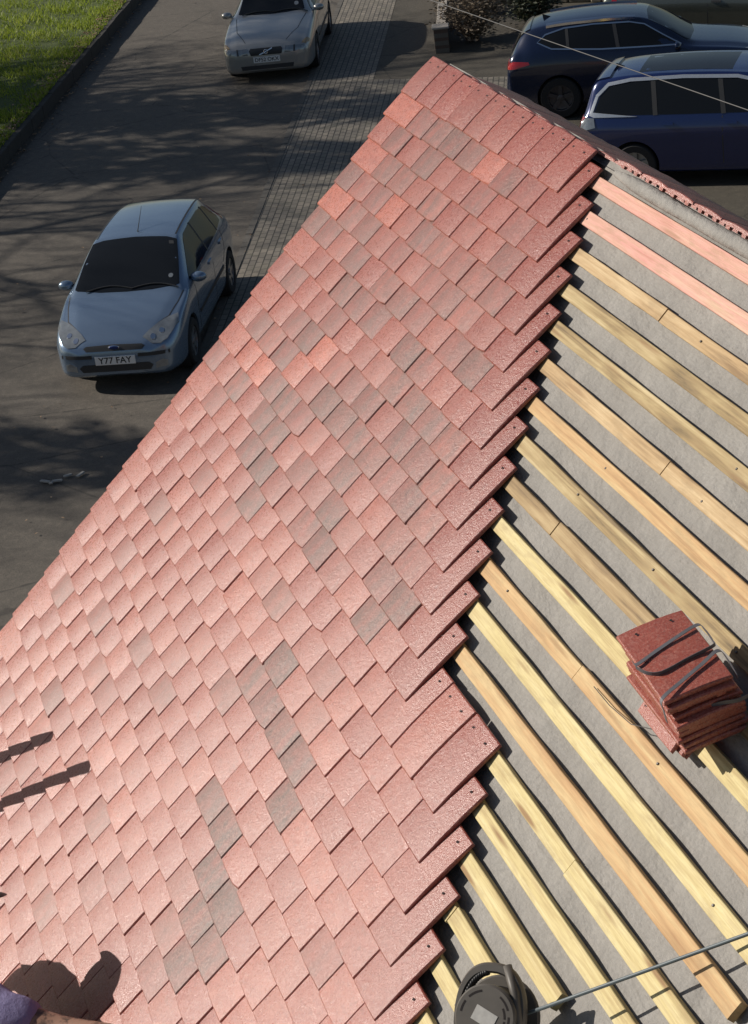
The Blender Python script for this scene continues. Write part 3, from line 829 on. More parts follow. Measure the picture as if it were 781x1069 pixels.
PF = dict(xf=.83, xr=3.445, r=.305, spokes=7, mirror=(1.36, .80, .985), decals=[
    ('windscreen', [(-1.055, .655), (-1.09, .695), (-1.46, .637), (-1.81, .568), (-1.85, .43), (-1.87, 0), (-1.85, -.43), (-1.81, -.568), (-1.46, -.637), (-1.09, -.695), (-1.055, -.655), (-.995, -.34), (-.98, 0), (-.995, .34)], 'top', GLASS, False, .004),
    ('side_window', sideF, 'left', GLASS, True, .004),
    ('rear_window', [(-.46, 1.02), (.46, 1.02), (.44, 1.27), (-.44, 1.27)], 'rear', GLASS, False, .004),
    ('window_pillar', strip([(-2.42, .985), (-2.46, 1.37)], .05), 'left', TRIM, True, .006),
    ('window_pillar', strip([(-3.18, 1.01), (-3.22, 1.345)], .04), 'left', TRIM, True, .006),
    ('headlight', [(-.055, .60), (-.05, .50), (-.11, .37), (-.20, .44), (-.44, .665), (-.52, .765), (-.40, .79), (-.22, .735), (-.11, .68)], 'top', LENS, True, .006),
    ('grille', [(-.36, .545), (.36, .545), (.40, .585), (.36, .607), (0, .617), (-.36, .607), (-.40, .585)], 'front', TRIM, False, .004),
    ('lower_intake', [(-.44, .275), (.44, .275), (.48, .335), (.43, .375), (-.43, .375), (-.48, .335)], 'front', TRIM, False, .004),
    ('bumper_strip', [(.30, .455), (.70, .46), (.70, .505), (.30, .50)], 'front', TRIM, True, .006),
    ('fog_light', [(.51, .285), (.66, .30), (.66, .375), (.60, .40), (.51, .36)], 'front', LENS, True, .006),
    ('bonnet_seam', strip([(-.20, .455), (-.45, .66), (-.75, .725), (-1.0, .755)], .014), 'top', TRIM, True, .002),
    ('roof_gutter', strip([(-1.92, .535), (-2.4, .53), (-3.0, .52), (-3.5, .497)], .022), 'top', TRIM, True, .003),
    ('door_seam', strip([(-1.33, .30), (-1.28, .6), (-1.35, .97)], .015), 'left', TRIM, True, .002),
    ('door_seam', strip([(-2.44, .27), (-2.44, .97)], .015), 'left', TRIM, True, .002),
    ('door_seam', strip([(-3.28, .98), (-3.2, .72), (-3.05, .60)], .015), 'left', TRIM, True, .002),
    ('rub_strip', strip([(-1.36, .52), (-2.1, .53), (-3.02, .54)], .05), 'left', TRIM, True, .010),
    ('door_handle', strip([(-2.22, .86), (-2.38, .865)], .035), 'left', FOCUS, True, .02),
    ('door_handle', strip([(-3.0, .88), (-3.15, .885)], .035), 'left', FOCUS, True, .02),
    ('tail_light', [(-3.86, 1.02), (-3.80, 1.24), (-3.73, 1.29), (-3.72, 1.0)], 'left', REDL, True, .006),
])
HF = R(-24.4)
hv = Vector((math.cos(HF), math.sin(HF))); lf = Vector((-hv.y, hv.x))
nose = Vector((-17.62, 2.19)) + hv * .83 - lf * .83
focus, bv = make_car('hatchback', 'pale blue hatchback parked alone on the road beside the roof edge, plate Y77 FAY', (nose.x, nose.y, 0), HF, stF, FOCUS, PF)
def front_plate(root, bvh, z, txt, wd=.52, ht=.112, size=.105, mat=PLATE):
    loc, nor, _, _ = bvh.ray_cast(Vector((4, 0, z)), Vector((-1, 0, 0)))
    bm = bmesh.new(); box(bm, (loc.x - .01, -wd/2, z - ht/2), (loc.x + .018, wd/2, z + ht/2), bev=.003)
    add_text(bm, txt, Matrix.Translation((loc.x + .0192, 0, z)) @ Matrix.Rotation(R(90), 4, 'Z') @ Matrix.Rotation(R(90), 4, 'X'), size, 1)
    obj('number_plate', bm, [mat, INK], root)
front_plate(focus, bv, .425, 'Y77 FAY', size=.118)
bm = bmesh.new(); l_, n_, _, _ = bv.ray_cast(Vector((4, 0, .585)), Vector((-1, 0, 0)))
ellip(bm, (l_.x + .004, 0, .585), (.012, .075, .030), n=20)
b_ = obj('badge', bm, CHROME, focus, smooth=True)
bm = bmesh.new(); ellip(bm, (l_.x + .009, 0, .585), (.010, .065, .023), n=20); obj('badge_oval', bm, BLUEB, b_, smooth=True)
bm = bmesh.new(); tube(bm, [(-2.02, 0, 1.42), (-2.06, 0, 1.455), (-2.42, 0, 1.66)], [.010, .006, .0025], 6); obj('aerial', bm, BLACKP, focus)
bm = bmesh.new()
for y in (-.22, .38):
    pts = []
    for k in range(9):
        t_ = k / 8; l_, n_, _, _ = bv.ray_cast(Vector((-1.015 - .06*math.sin(t_*3.1), y + (t_ - .5)*.62, 4)), Vector((0, 0, -1))); pts.append(l_ + n_*.016)
    tube(bm, pts, .009, 5)
obj('wiper', bm, BLACKP, focus)
decal('tax_disc', bv, [(-1.20 + .032*math.cos(k*.5236), .57 + .032*math.sin(k*.5236)) for k in range(12)], 'top', LENS, focus, .007, 1)
decal('windscreen_sticker', bv, [(-1.77, .47), (-1.77, .53), (-1.71, .545), (-1.71, .48)], 'top', TRIM, focus, .007, 1)
for s in (-1, 1):        # chrome bowls behind the headlamp lenses
    for x, y in ((-.21, .60), (-.12, .50)):
        decal('headlight_bowl', bv, [(x + .036*math.cos(k*.5236), s*(y + .034*math.sin(k*.5236))) for k in range(12)], 'top', CHROME, focus, .010, 1)

# --- silver-grey estate further up
VOLVO = paint('silver_grey_paint', (.37, .37, .355), .55, .32)
stV = [(0.00, .25, .58, .55, .54, .44, .59, .60), (.05, .20, .76, .62, .72, .56, .66, .675), (.16, .18, .84, .70, .79, .62, .74, .755), (.5, .17, .885, .79, .83, .65, .835, .86), (1.0, .17, .90, .87, .84, .67, .92, .945),
       (1.38, .17, .90, .92, .84, .68, .97, 1.0), (1.50, .17, .90, .93, .84, .68, 1.01, 1.05), (1.85, .17, .90, .94, .84, .62, 1.20, 1.24), (2.12, .17, .90, .945, .84, .575, 1.345, 1.385), (2.25, .17, .90, .95, .84, .57, 1.37, 1.41), (2.8, .17, .90, .96, .84, .57, 1.40, 1.44),
       (3.5, .17, .90, .97, .84, .57, 1.40, 1.43), (4.2, .18, .895, .98, .83, .565, 1.37, 1.41), (4.42, .19, .88, .98, .82, .56, 1.32, 1.35), (4.62, .21, .86, .96, .80, .56, 1.08, 1.10), (4.70, .24, .82, .84, .76, .55, .87, .88), (4.75, .30, .66, .6, .62, .46, .62, .63)]
sideV = [(-1.62, .975), (-1.9, 1.15), (-2.18, 1.32), (-2.35, 1.36), (-3.0, 1.375), (-4.0, 1.36), (-4.25, 1.32), (-4.38, 1.05), (-4.2, 1.01), (-3.0, .99)]
PV = dict(xf=.98, xr=3.74, r=.32, spokes=5, mirror=(1.68, .84, 1.0), decals=[
    ('windscreen', [(-1.49, .62), (-1.53, .665), (-1.85, .60), (-2.10, .555), (-2.14, .40), (-2.15, 0), (-2.14, -.40), (-2.10, -.555), (-1.85, -.60), (-1.53, -.665), (-1.49, -.62), (-1.43, -.32), (-1.41, 0), (-1.43, .32)], 'top', GLASS, False, .004),
    ('side_window', sideV, 'left', GLASS, True, .004),
    ('rear_window', [(-.5, 1.04), (.5, 1.04), (.47, 1.28), (-.47, 1.28)], 'rear', GLASS, False, .004),
    ('window_pillar', strip([(-2.66, .98), (-2.70, 1.385)], .06), 'left', TRIM, True, .006),
    ('window_pillar', strip([(-3.48, .98), (-3.55, 1.385)], .06), 'left', TRIM, True, .006),
    ('headlight', [(.36, .545), (.74, .56), (.78, .60), (.75, .65), (.38, .665)], 'front', LENS, True, .006),
    ('headlight_divider', strip([(.55, .55), (.56, .66)], .03), 'front', TRIM, True, .009),
    ('indicator', [(-.10, .775), (-.10, .70), (-.26, .80), (-.30, .84), (-.22, .83)], 'top', plain('amber_lamp', (.36, .27, .17), .25), True, .006),
    ('grille', [(-.30, .53), (.30, .53), (.33, .62), (.30, .66), (-.30, .66), (-.33, .62)], 'front', TRIM, False, .004),
    ('lower_intake', [(-.5, .26), (.5, .26), (.52, .34), (-.52, .34)], 'front', TRIM, False, .004),
    ('bonnet_seam', strip([(-.16, .40), (-.6, .60), (-1.4, .70)], .014), 'top', TRIM, True, .002),
    ('door_seam', strip([(-1.60, .30), (-1.55, .6), (-1.62, .96)], .015), 'left', TRIM, True, .002),
    ('door_seam', strip([(-2.68, .27), (-2.68, .97)], .015), 'left', TRIM, True, .002),
    ('rub_strip', strip([(-1.5, .50), (-2.5, .51), (-3.35, .52)], .05), 'left', TRIM, True, .010),
    ('door_handle', strip([(-2.42, .84), (-2.6, .845)], .035), 'left', TRIM, True, .02),
    ('tail_light', [(-4.50, .90), (-4.42, 1.30), (-4.36, 1.30), (-4.40, .90)], 'left', REDL, True, .006),
])
HV = R(-21.5)
hv = Vector((math.cos(HV), math.sin(HV))); lf = Vector((-hv.y, hv.x))
nose = Vector((-32.20, 8.10)) + hv * .98 - lf * .88
volvo, bv = make_car('estate_car', 'silver grey estate car parked nose first at the top of the road', (nose.x, nose.y, 0), HV, stV, VOLVO, PV)
front_plate(volvo, bv, .445, 'DF52 OKX', size=.10)
bm = bmesh.new()
l0, _, _, _ = bv.ray_cast(Vector((4, -.13, .545)), Vector((-1, 0, 0))); l1, _, _, _ = bv.ray_cast(Vector((4, .13, .65)), Vector((-1, 0, 0)))
tube(bm, [l0 + Vector((.02, 0, 0)), l1 + Vector((.02, 0, 0))], .016, 6); obj('grille_bar', bm, CHROME, volvo)
bm = bmesh.new(); lathe(bm, [(.045, -.012), (.045, .012), (.030, .012), (.030, -.012), (.045, -.012)], 20, axis='X')
bmesh.ops.translate(bm, verts=bm.verts, vec=(l0.lerp(l1, .5) + Vector((.03, 0, 0)))); obj('badge', bm, CHROME, volvo, smooth=True)
bm = bmesh.new()
for y in (-.25, .40):
    pts = []
    for k in range(9):
        t_ = k / 8; l_, n_, _, _ = bv.ray_cast(Vector((-1.45 - .05*math.sin(t_*3.1), y + (t_ - .5)*.66, 4)), Vector((0, 0, -1))); pts.append(l_ + n_*.016)
    tube(bm, pts, .010, 5)
obj('wiper', bm, BLACKP, volvo)
decal('tax_disc', bv, [(-1.66 + .05*math.cos(k*.5236), .50 + .045*math.sin(k*.5236)) for k in range(12)], 'top', LENS, volvo, .007, 1)

# --- navy compact SUV, seen from its rear right quarter
NAVY = paint('navy_paint', (.006, .013, .042), .25, .22)
stS = [(0.00, .32, .58, .62, .54, .42, .66, .67), (.06, .26, .78, .74, .73, .55, .78, .80), (.2, .22, .87, .87, .81, .62, .91, .93), (.6, .20, .905, .96, .85, .66, 1.0, 1.03), (1.1, .20, .91, 1.01, .85, .68, 1.06, 1.09),
       (1.3, .20, .91, 1.03, .85, .69, 1.10, 1.14), (1.7, .20, .91, 1.05, .85, .64, 1.34, 1.38), (2.0, .20, .91, 1.06, .85, .595, 1.48, 1.53), (2.2, .20, .91, 1.07, .85, .585, 1.52, 1.57), (2.8, .20, .91, 1.09, .85, .58, 1.54, 1.60),
       (3.5, .20, .91, 1.12, .85, .57, 1.51, 1.57), (3.95, .22, .905, 1.13, .83, .555, 1.44, 1.50), (4.14, .24, .89, 1.12, .80, .55, 1.34, 1.38), (4.30, .27, .87, 1.08, .78, .58, 1.12, 1.14), (4.39, .32, .83, .92, .74, .58, .95, .96), (4.44, .38, .68, .64, .62, .5, .66, .67)]
sideS = [(-1.45, 1.09), (-1.75, 1.26), (-2.05, 1.44), (-2.3, 1.49), (-2.9, 1.50), (-3.4, 1.47), (-3.72, 1.39), (-3.86, 1.28), (-3.62, 1.18), (-2.8, 1.12)]
def ring(poly, sc_=.0, w_=.022):
    c_ = closed = poly + [poly[0]]
    return closed
PS = dict(xf=.85, xr=3.52, r=.35, spokes=5, mirror=(1.52, .85, 1.10), rim=plain('dark_alloy', (.10, .10, .11), .4, .8), decals=[
    ('windscreen', [(-1.30, .62), (-1.36, .675), (-1.7, .62), (-1.98, .575), (-2.02, 0), (-1.98, -.575), (-1.7, -.62), (-1.36, -.675), (-1.30, -.62), (-1.24, 0)], 'top', GLASS, False, .004),
    ('side_window', sideS, 'left', GLASS, True, .004),
    ('window_trim', strip(sideS[3:] + [sideS[0]], .022), 'left', CHROME, True, .008),
    ('window_trim', strip(sideS[:4], .018), 'left', CHROME, True, .008),
    ('window_pillar', strip([(-2.5, 1.11), (-2.56, 1.49)], .06), 'left', TRIM, True, .006),
    ('window_pillar', strip([(-3.34, 1.16), (-3.36, 1.46)], .05), 'left', TRIM, True, .006),
    ('rear_window', [(-.55, 1.14), (.55, 1.14), (.50, 1.35), (-.50, 1.35)], 'rear', GLASS, False, .004),
    ('roof_rail', strip([(-2.2, .55), (-3.0, .555), (-3.7, .535)], .035), 'top', CHROME, True, .035),
    ('roof_spoiler', [(-3.98, .50), (-3.98, -.50), (-4.14, -.48), (-4.14, .48)], 'top', NAVY, False, .02),
    ('tail_light', [(-4.43, .88), (-4.36, 1.02), (-4.02, 1.0), (-4.0, .96), (-4.25, .90)], 'left', REDL, True, .008),
    ('tail_light', [(.42, .90), (.80, .90), (.80, 1.02), (.42, .98)], 'rear', REDL, True, .008),
    ('number_plate', [(-.26, .76), (.26, .76), (.26, .87), (-.26, .87)], 'rear', PLATEY, False, .01),
    ('headlight', [(-.14, .80), (-.10, .60), (-.22, .62), (-.42, .80)], 'top', LENS, True, .006),
    ('sill_trim', strip([(-1.25, .27), (-2.2, .26), (-3.1, .27)], .09), 'left', TRIM, True, .012),
    ('door_seam', strip([(-1.45, .36), (-1.38, .7), (-1.44, 1.07)], .015), 'left', TRIM, True, .002),
    ('door_seam', strip([(-2.52, .36), (-2.52, 1.1)], .015), 'left', TRIM, True, .002),
    ('door_handle', strip([(-2.32, .94), (-2.48, .945)], .035), 'left', NAVY, True, .02),
    ('door_handle', strip([(-3.15, .98), (-3.32, .985)], .035), 'left', NAVY, True, .02),
])
HS = R(64)
hv = Vector((math.cos(HS), math.sin(HS)))
tail = Vector((-26.45, 10.0))
nose = tail + hv * 4.44
suv, bv = make_car('sport_utility_car', 'navy blue SUV with chrome window trim and red tail lamps in the car park', (nose.x, nose.y, 0), HS, stS, NAVY, PS)
bm = bmesh.new()
for k_, (x, z, r_) in enumerate(((-3.80, 0, .0),)):
    l_, n_, _, _ = bv.ray_cast(Vector((-3.72, 0, 4)), Vector((0, 0, -1)))
    a = [bm.verts.new(l_ + Vector(p)) for p in ((.11, 0, -.01), (-.07, .03, -.01), (-.07, -.03, -.01), (-.08, 0, .06))]
    for q in ((0,1,3),(1,2,3),(2,0,3),(0,2,1)): bm.faces.new([a[i] for i in q])
obj('shark_fin_aerial', bm, BLACKP, suv)

# --- dark blue people carrier, nearer and cut by the frame
MPVP = paint('dark_blue_paint', (.008, .020, .095), .25, .22)
stM = [(0.00, .28, .56, .60, .52, .42, .64, .65), (.08, .24, .76, .74, .72, .55, .78, .80), (.3, .20, .87, .90, .81, .64, .94, .96), (.75, .19, .905, 1.00, .85, .70, 1.06, 1.09), (1.0, .19, .91, 1.03, .85, .72, 1.14, 1.18),
       (1.5, .19, .915, 1.05, .86, .69, 1.40, 1.44), (1.9, .19, .915, 1.06, .86, .655, 1.57, 1.61), (2.2, .19, .915, 1.06, .86, .645, 1.61, 1.655), (3.0, .19, .915, 1.06, .86, .64, 1.63, 1.68), (3.8, .20, .91, 1.06, .85, .635, 1.60, 1.655),
       (4.2, .21, .90, 1.06, .84, .62, 1.55, 1.60), (4.38, .23, .89, 1.05, .83, .62, 1.47, 1.50), (4.52, .26, .87, 1.02, .81, .66, 1.12, 1.14), (4.60, .30, .84, .90, .77, .64, .94, .95), (4.65, .36, .68, .62, .62, .52, .64, .65)]
sideM = [(-1.25, 1.09), (-1.6, 1.30), (-1.95, 1.50), (-2.2, 1.555), (-3.0, 1.575), (-3.8, 1.55), (-4.12, 1.49), (-4.26, 1.36), (-4.36, 1.12), (-4.30, 1.09), (-3.0, 1.085)]
PM = dict(xf=.92, xr=3.76, r=.325, spokes=5, mirror=(1.5, .86, 1.10), decals=[
    ('windscreen', [(-1.0, .66), (-1.05, .70), (-1.5, .66), (-1.9, .63), (-1.95, 0), (-1.9, -.63), (-1.5, -.66), (-1.05, -.70), (-1.0, -.66), (-.95, 0)], 'top', GLASS, False, .004),
    ('side_window', sideM, 'left', GLASS, True, .004),
    ('window_trim', strip([(-1.95, 1.525), (-2.2, 1.58), (-3.0, 1.60), (-3.8, 1.575), (-4.14, 1.515), (-4.31, 1.36), (-4.41, 1.10)], .045), 'left', plain('satin_aluminium', (.62, .64, .66), .32, .7), True, .012),
    ('window_trim', [(-4.44, 1.09), (-4.38, 1.13), (-3.9, 1.085), (-3.7, 1.065), (-4.36, 1.06)], 'left', bpy.data.materials['satin_aluminium'], True, .012),
    ('window_pillar', strip([(-2.4, 1.08), (-2.46, 1.58)], .07), 'left', TRIM, True, .006),
    ('window_pillar', strip([(-3.42, 1.08), (-3.46, 1.57)], .07), 'left', TRIM, True, .006),
    ('rear_window', [(-.6, 1.12), (.6, 1.12), (.56, 1.45), (-.56, 1.45)], 'rear', GLASS, False, .006),
    ('roof_spoiler', [(-4.12, .58), (-4.12, -.58), (-4.40, -.56), (-4.40, .56)], 'top', MPVP, False, .03),
    ('roof_glass', [(-2.3, .50), (-2.3, -.50), (-3.7, -.49), (-3.7, .49)], 'top', GLASS, False, .003),
    ('tail_light', [(-4.58, .86), (-4.54, 1.06), (-4.36, 1.05), (-4.34, .92)], 'left', LENS, True, .010),
    ('tail_light', [(.50, .86), (.80, .86), (.80, 1.06), (.56, 1.04)], 'rear', REDL, True, .010),
    ('number_plate', [(-.26, .70), (.26, .70), (.26, .81), (-.26, .81)], 'rear', PLATEY, False, .01),
    ('headlight', [(-.16, .76), (-.12, .58), (-.24, .60), (-.50, .80)], 'top', LENS, True, .006),
    ('door_seam', strip([(-1.35, .34), (-1.28, .7), (-1.34, 1.05)], .015), 'left', TRIM, True, .002),
    ('door_seam', strip([(-2.42, .34), (-2.42, 1.05)], .015), 'left', TRIM, True, .002),
    ('door_handle', strip([(-2.2, .95), (-2.38, .955)], .035), 'left', MPVP, True, .02),
    ('door_handle', strip([(-3.15, .95), (-3.32, .955)], .035), 'left', MPVP, True, .02),
])
HM = R(55)
hv = Vector((math.cos(HM), math.sin(HM)))
nose = Vector((-22.15, 9.65)) + hv * 4.65
mpv, bv = make_car('people_carrier', 'dark blue people carrier with silver window surround just behind the ridge', (nose.x, nose.y, 0), HM, stM, MPVP, PM)
bm = bmesh.new(); l_, n_, _, _ = bv.ray_cast(Vector((-4.05, -.05, 4)), Vector((0, 0, -1)))
a = [bm.verts.new(l_ + Vector(p)) for p in ((.10, 0, -.01), (-.07, .03, -.01), (-.07, -.03, -.01), (-.08, 0, .06))]
for q in ((0,1,3),(1,2,3),(2,0,3),(0,2,1)): bm.faces.new([a[i] for i in q])
obj('shark_fin_aerial', bm, BLACKP, mpv)

# --- grey-green saloon at the back, cut by the top of the frame
GREYP = paint('grey_green_paint', (.11, .12, .10), .5, .32)
PG = dict(PV); PG['decals'] = [d for d in PV['decals'] if d[0] not in ('indicator', 'rub_strip')]
HG = R(53)
hv = Vector((math.cos(HG), math.sin(HG)))
nose = Vector((-29.9, 13.4)) + hv * 4.75
grey, bv = make_car('grey_car', 'grey green car at the back of the car park, mostly above the frame', (nose.x, nose.y, 0), HG, stV, GREYP, PG)

# ------------------------------------------------------------------ strapped stack of loose tiles, set nearly level on the battens
SA = Vector((.992, -.014, -.127)).normalized(); SC = Vector((.123, -.170, .978)).normalized(); SB = SC.cross(SA).normalized(); SC = SA.cross(SB)
STOP = Vector((3.4947, -.5847, 7.2122))
STACKM = Matrix((SA, SB, SC)).transposed().to_4x4(); STACKM.translation = STOP
SL, SW, STH = .255, .160, .0132
REDT = TILE
def loose_tile_mesh():
    bm = bmesh.new()
    lays = [bm.faces.layers.float.new(n) for n in ('tone', 'brindle', 'spread')]
    add_tile(bm, 0, 0, SW, SL, 0.3, lays=lays, vals=(.55, .0, .2), rnd=random.Random(5))
    # bring to: length along +x, width along y, top face at z=0, centred
    bmesh.ops.transform(bm, matrix=Matrix.Rotation(AL, 4, 'X'), verts=bm.verts)
    bmesh.ops.translate(bm, verts=bm.verts, vec=(0, -SL/2, 0))
    bmesh.ops.rotate(bm, verts=bm.verts, matrix=Matrix.Rotation(R(90), 3, 'Z'))
    return mesh_of(bm, 'loose_tile', [TILE, HOLE], True)
LT = loose_tile_mesh(); LT.set_sharp_from_angle(angle=R(25))
ORD = ['topmost', 'second', 'third', 'fourth', 'fifth', 'sixth', 'seventh', 'eighth', 'ninth', 'tenth', 'eleventh', 'lowest']
rs = random.Random(3)
for k in range(11):
    o = bpy.data.objects.new('loose_tile', LT); COL.objects.link(o)
    flip = Matrix.Rotation(math.pi, 4, 'Z') if k % 2 else Matrix.Identity(4)
    j = rs.uniform
    o.matrix_world = STACKM @ Matrix.Translation((j(-.011, .009) + (.004*k if k < 6 else .010), j(-.006, .006) + .0012*k, -k * STH)) @ Matrix.Rotation(j(-.035, .035), 4, 'Z') @ flip
    lab = ('topmost red tile of the loose stack, under the grey strap' if k == 0 else 'lowest red tile of the loose stack on the battens' if k == 10 else '%s red tile from the top of the loose stack' % ORD[k])
    tag(o, lab, 'roof tile', 'loose tiles stacked on the battens')
    if k == 0:
        bm = bmesh.new()
        for q in range(9):
            x0 = -.005 - q * .0015; y0 = -.062 + q * .0095
            for (dx, hh) in ((0, .010), (.0045, .007)):
                box(bm, (x0 - hh/2, y0 + dx - .0009, .0003), (x0 + hh/2, y0 + dx + .0009, .0022))
        obj('pressed_stamp', bm, plain('stamp_shade', (.20, .065, .055), .8), o)
# three tiles wedged flat under the low side of the stack
for k in range(3):
    o = bpy.data.objects.new('loose_tile', LT); COL.objects.link(o)
    bc = STOP - SC * (11 * STH)
    loc = ROOF.inverted() @ bc
    o.matrix_world = ROOF @ Matrix.Translation((loc.x - .035 + rs.uniform(-.010, .010), loc.y - .036 - .003*k, -.041 + TT + k * STH)) @ Matrix.Rotation(rs.uniform(-.05, .05), 4, 'Z') @ Matrix.Diagonal((.72, .62, 1, 1))
    lab = ('upper cut wedge tile', 'middle cut wedge tile', 'bottom cut wedge tile')[2 - k] + ' lying flat on the battens under the stack'
    tag(o, lab, 'roof tile', 'loose tiles stacked on the battens')

STRAP = plain('grey_strapping', (.115, .115, .125), .42, var=.2)
STRAPD = plain('dark_strapping', (.06, .058, .062), .45)
def ribbon(name, pts, side, wd, mat, parent=None, th=.0012, n=6):
    """flat band through pts (Catmull-Rom), width along side vectors"""
    bm = bmesh.new(); P = [Vector(p) for p in pts]; S = [Vector(s).normalized() for s in side]
    path, sd = [], []
    for i in range(len(P) - 1):
        for j in range(n):
            t = j / n
            path.append(cr(P[max(i-1, 0)], P[i], P[i+1], P[min(i+2, len(P)-1)], t)); sd.append(S[i].lerp(S[i+1], t).normalized())
    path.append(P[-1]); sd.append(S[-1])
    rings = []
    for i, (p, s) in enumerate(zip(path, sd)):
        t = (path[min(i+1, len(path)-1)] - path[max(i-1, 0)]).normalized(); nn = t.cross(s).normalized()
        rings.append([bm.verts.new(p + s*a*wd/2 + nn*b*th/2) for a, b in ((-1, -1), (1, -1), (1, 1), (-1, 1))])
    for r0, r1 in zip(rings, rings[1:]):
        for k in range(4): bm.faces.new((r0[k], r0[(k+1)%4], r1[(k+1)%4], r1[k]))
    bm.faces.new(rings[0][::-1]); bm.faces.new(rings[-1])
    bmesh.ops.recalc_face_normals(bm, faces=bm.faces)
    return obj(name, bm, mat, parent)
def SP(a, b, h): return STACKM @ Vector(((a - .5) * SL, (b - .5) * SW, h))
up, fx = SC, SA
o = ribbon('packing_strap', [SP(.40, -.02, .004), SP(.455, .0, .005), SP(.40, .30, .006), SP(.33, .72, .008), SP(.28, 1.02, .005), SP(.36, 1.06, .003), SP(.52, 1.06, -.002), SP(.60, 1.0, .0055), SP(.63, .62, .0055), SP(.665, .22, .0055), SP(.60, .05, .004), SP(.47, -.03, .002)],
           [fx, fx, fx, fx, fx, fx + up, up, up, up, up, up, up], .0095, STRAP)
tag(o, 'grey packing strap looped loosely over the top of the tile stack', 'strap', 'packing straps on the tile stack')
o = ribbon('packing_strap', [SP(1.06, -.05, -.035), SP(1.02, -.04, -.012), SP(.957, .0, .005), SP(.86, .35, .007), SP(.76, .72, .007), SP(.673, 1.02, .005), SP(.78, 1.07, -.006), SP(.95, 1.06, -.02)],
           [fx, fx, fx, fx, fx, fx, fx + up, up], .0100, STRAP)
tag(o, 'grey packing strap hanging over the lower end of the tile stack', 'strap', 'packing straps on the tile stack')
o = ribbon('packing_strap', [SP(1.02, .60, -.05), SP(1.05, .75, -.048), SP(1.08, .95, -.05), SP(1.05, 1.15, -.054), SP(.98, 1.28, -.058)], [up, up, up, up, up], .010, STRAP)
tag(o, 'short grey strap end sticking out of the dark end of the stack', 'strap', 'packing straps on the tile stack')
tw = RT(3.30, .99, -.0655)
bm = bmesh.new(); tube(bm, [RT(3.12, .905, -.035), RT(3.22, .905, -.030), RT(3.33, .895, -.026), RT(3.42, .86, -.020), RT(3.47, .84, -.012)], .0012, 5)
o = obj('wire_offcut', bm, STRAPD); tag(o, 'thin dark wire end trailing from the tile stack across the battens', 'wire')

# ------------------------------------------------------------------ cable reel at the bottom edge
REELP = plain('worn_dark_plastic', (.088, .078, .066), .50, var=.2, nscale=25)
RN = Vector((.558, -.552, .62)).normalized(); RH = Vector((-.515, .357, .78)); RH = (RH - RN * RH.dot(RN)).normalized(); RS = RH.cross(RN).normalized()
RM = Matrix((RS, RH, RN)).transposed().to_4x4(); RM.translation = Vector((3.7169, -1.1412, 6.6109))
reel = thing('cable_reel', 'dark grey plastic cable reel with carrying handle standing on the battens', 'cable reel')
reel.matrix_world = RM
def disc(bm, r0, z0, z1, n=40, hole=0, mat=0):
    b = .004
    pr = [(hole, z0), (r0 - b, z0), (r0, z0 + b), (r0, z1 - b), (r0 - b, z1), (hole, z1)]
    rg_ = lathe(bm, pr, n, 'Z', mat)
    for k in range(n): bm.faces.new((rg_[-1][k], rg_[-1][(k+1)%n], rg_[0][(k+1)%n], rg_[0][k]))
bm = bmesh.new(); disc(bm, .068, .012, .034, hole=.002)
for a0, a1, rr in ((1.75, 2.35, .054), (2.55, 3.0, .054), (.35, .95, .054), (-.5, .1, .054), (3.6, 4.4, .054), (5.0, 5.5, .054), (-.6, -.1, .045), (.0, .5, .045)):
    m = 10; q = []
    for k in range(m + 1):
        a = a0 + (a1 - a0) * k / m
        q.append([(math.cos(a) * (rr + d), math.sin(a) * (rr + d)) for d in (-.0022, .0022)])
    for k in range(m):
        bm.faces.new([bm.verts.new((*p, .0345)) for p in (q[k][0], q[k+1][0], q[k+1][1], q[k][1])][::1]).material_index = 1
bmesh.ops.recalc_face_normals(bm, faces=bm.faces)
o = obj('front_flange', bm, [REELP, HOLE], reel, smooth=True, sharp=35)
bm = bmesh.new(); box(bm, (-.026, -.016, .0342), (.026, .016, .0352), M4=Matrix.Rotation(-.42, 4, 'Z')); lb = obj('sticker', bm, plain('worn_silver_label', (.50, .48, .44), .35, .2, var=.3, nscale=60), o)
# frame: a plate with a grip hole, swept from outline points
outer, inner = [], []
for k in range(49):
    a = -.55 + (math.pi + 1.1) * k / 48
    rx, ry = .080, .112
    outer.append((rx * math.copysign(abs(math.cos(a)) ** .8, math.cos(a)), ry * math.copysign(abs(math.sin(a)) ** .9, math.sin(a))))
    rx, ry = .066, .090
    inner.append((rx * math.copysign(abs(math.cos(a)) ** .8, math.cos(a)), ry * math.copysign(abs(math.sin(a)) ** .9, math.sin(a))))
bm = bmesh.new()
sec = []
for (ox, oy), (ix, iy) in zip(outer, inner):
    mx, my = (ox + ix) / 2, (oy + iy) / 2; hx, hy = (ox - ix) / 2, (oy - iy) / 2
    sec.append([bm.verts.new((mx + hx*a, my + hy*a, z)) for a, z in ((-1, -.006), (-.6, -.012), (.6, -.012), (1, -.006), (1, .006), (.6, .012), (-.6, .012), (-1, .006))])
for r0, r1 in zip(sec, sec[1:]):
    for k in range(8): bm.faces.new((r0[k], r0[(k+1)%8], r1[(k+1)%8], r1[k]))
bm.faces.new(sec[0][::-1]); bm.faces.new(sec[-1])
bmesh.ops.recalc_face_normals(bm, faces=bm.faces)
obj('frame', bm, REELP, reel, smooth=True, sharp=40)
bm = bmesh.new()
tube(bm, [(.030, .108, .004), (.055, .055, .012), (.072, -.03, .012), (.078, -.075, .006)], [.010, .011, .011, .010], 8)
obj('frame_bar', bm, REELP, reel, smooth=True)
bm = bmesh.new()
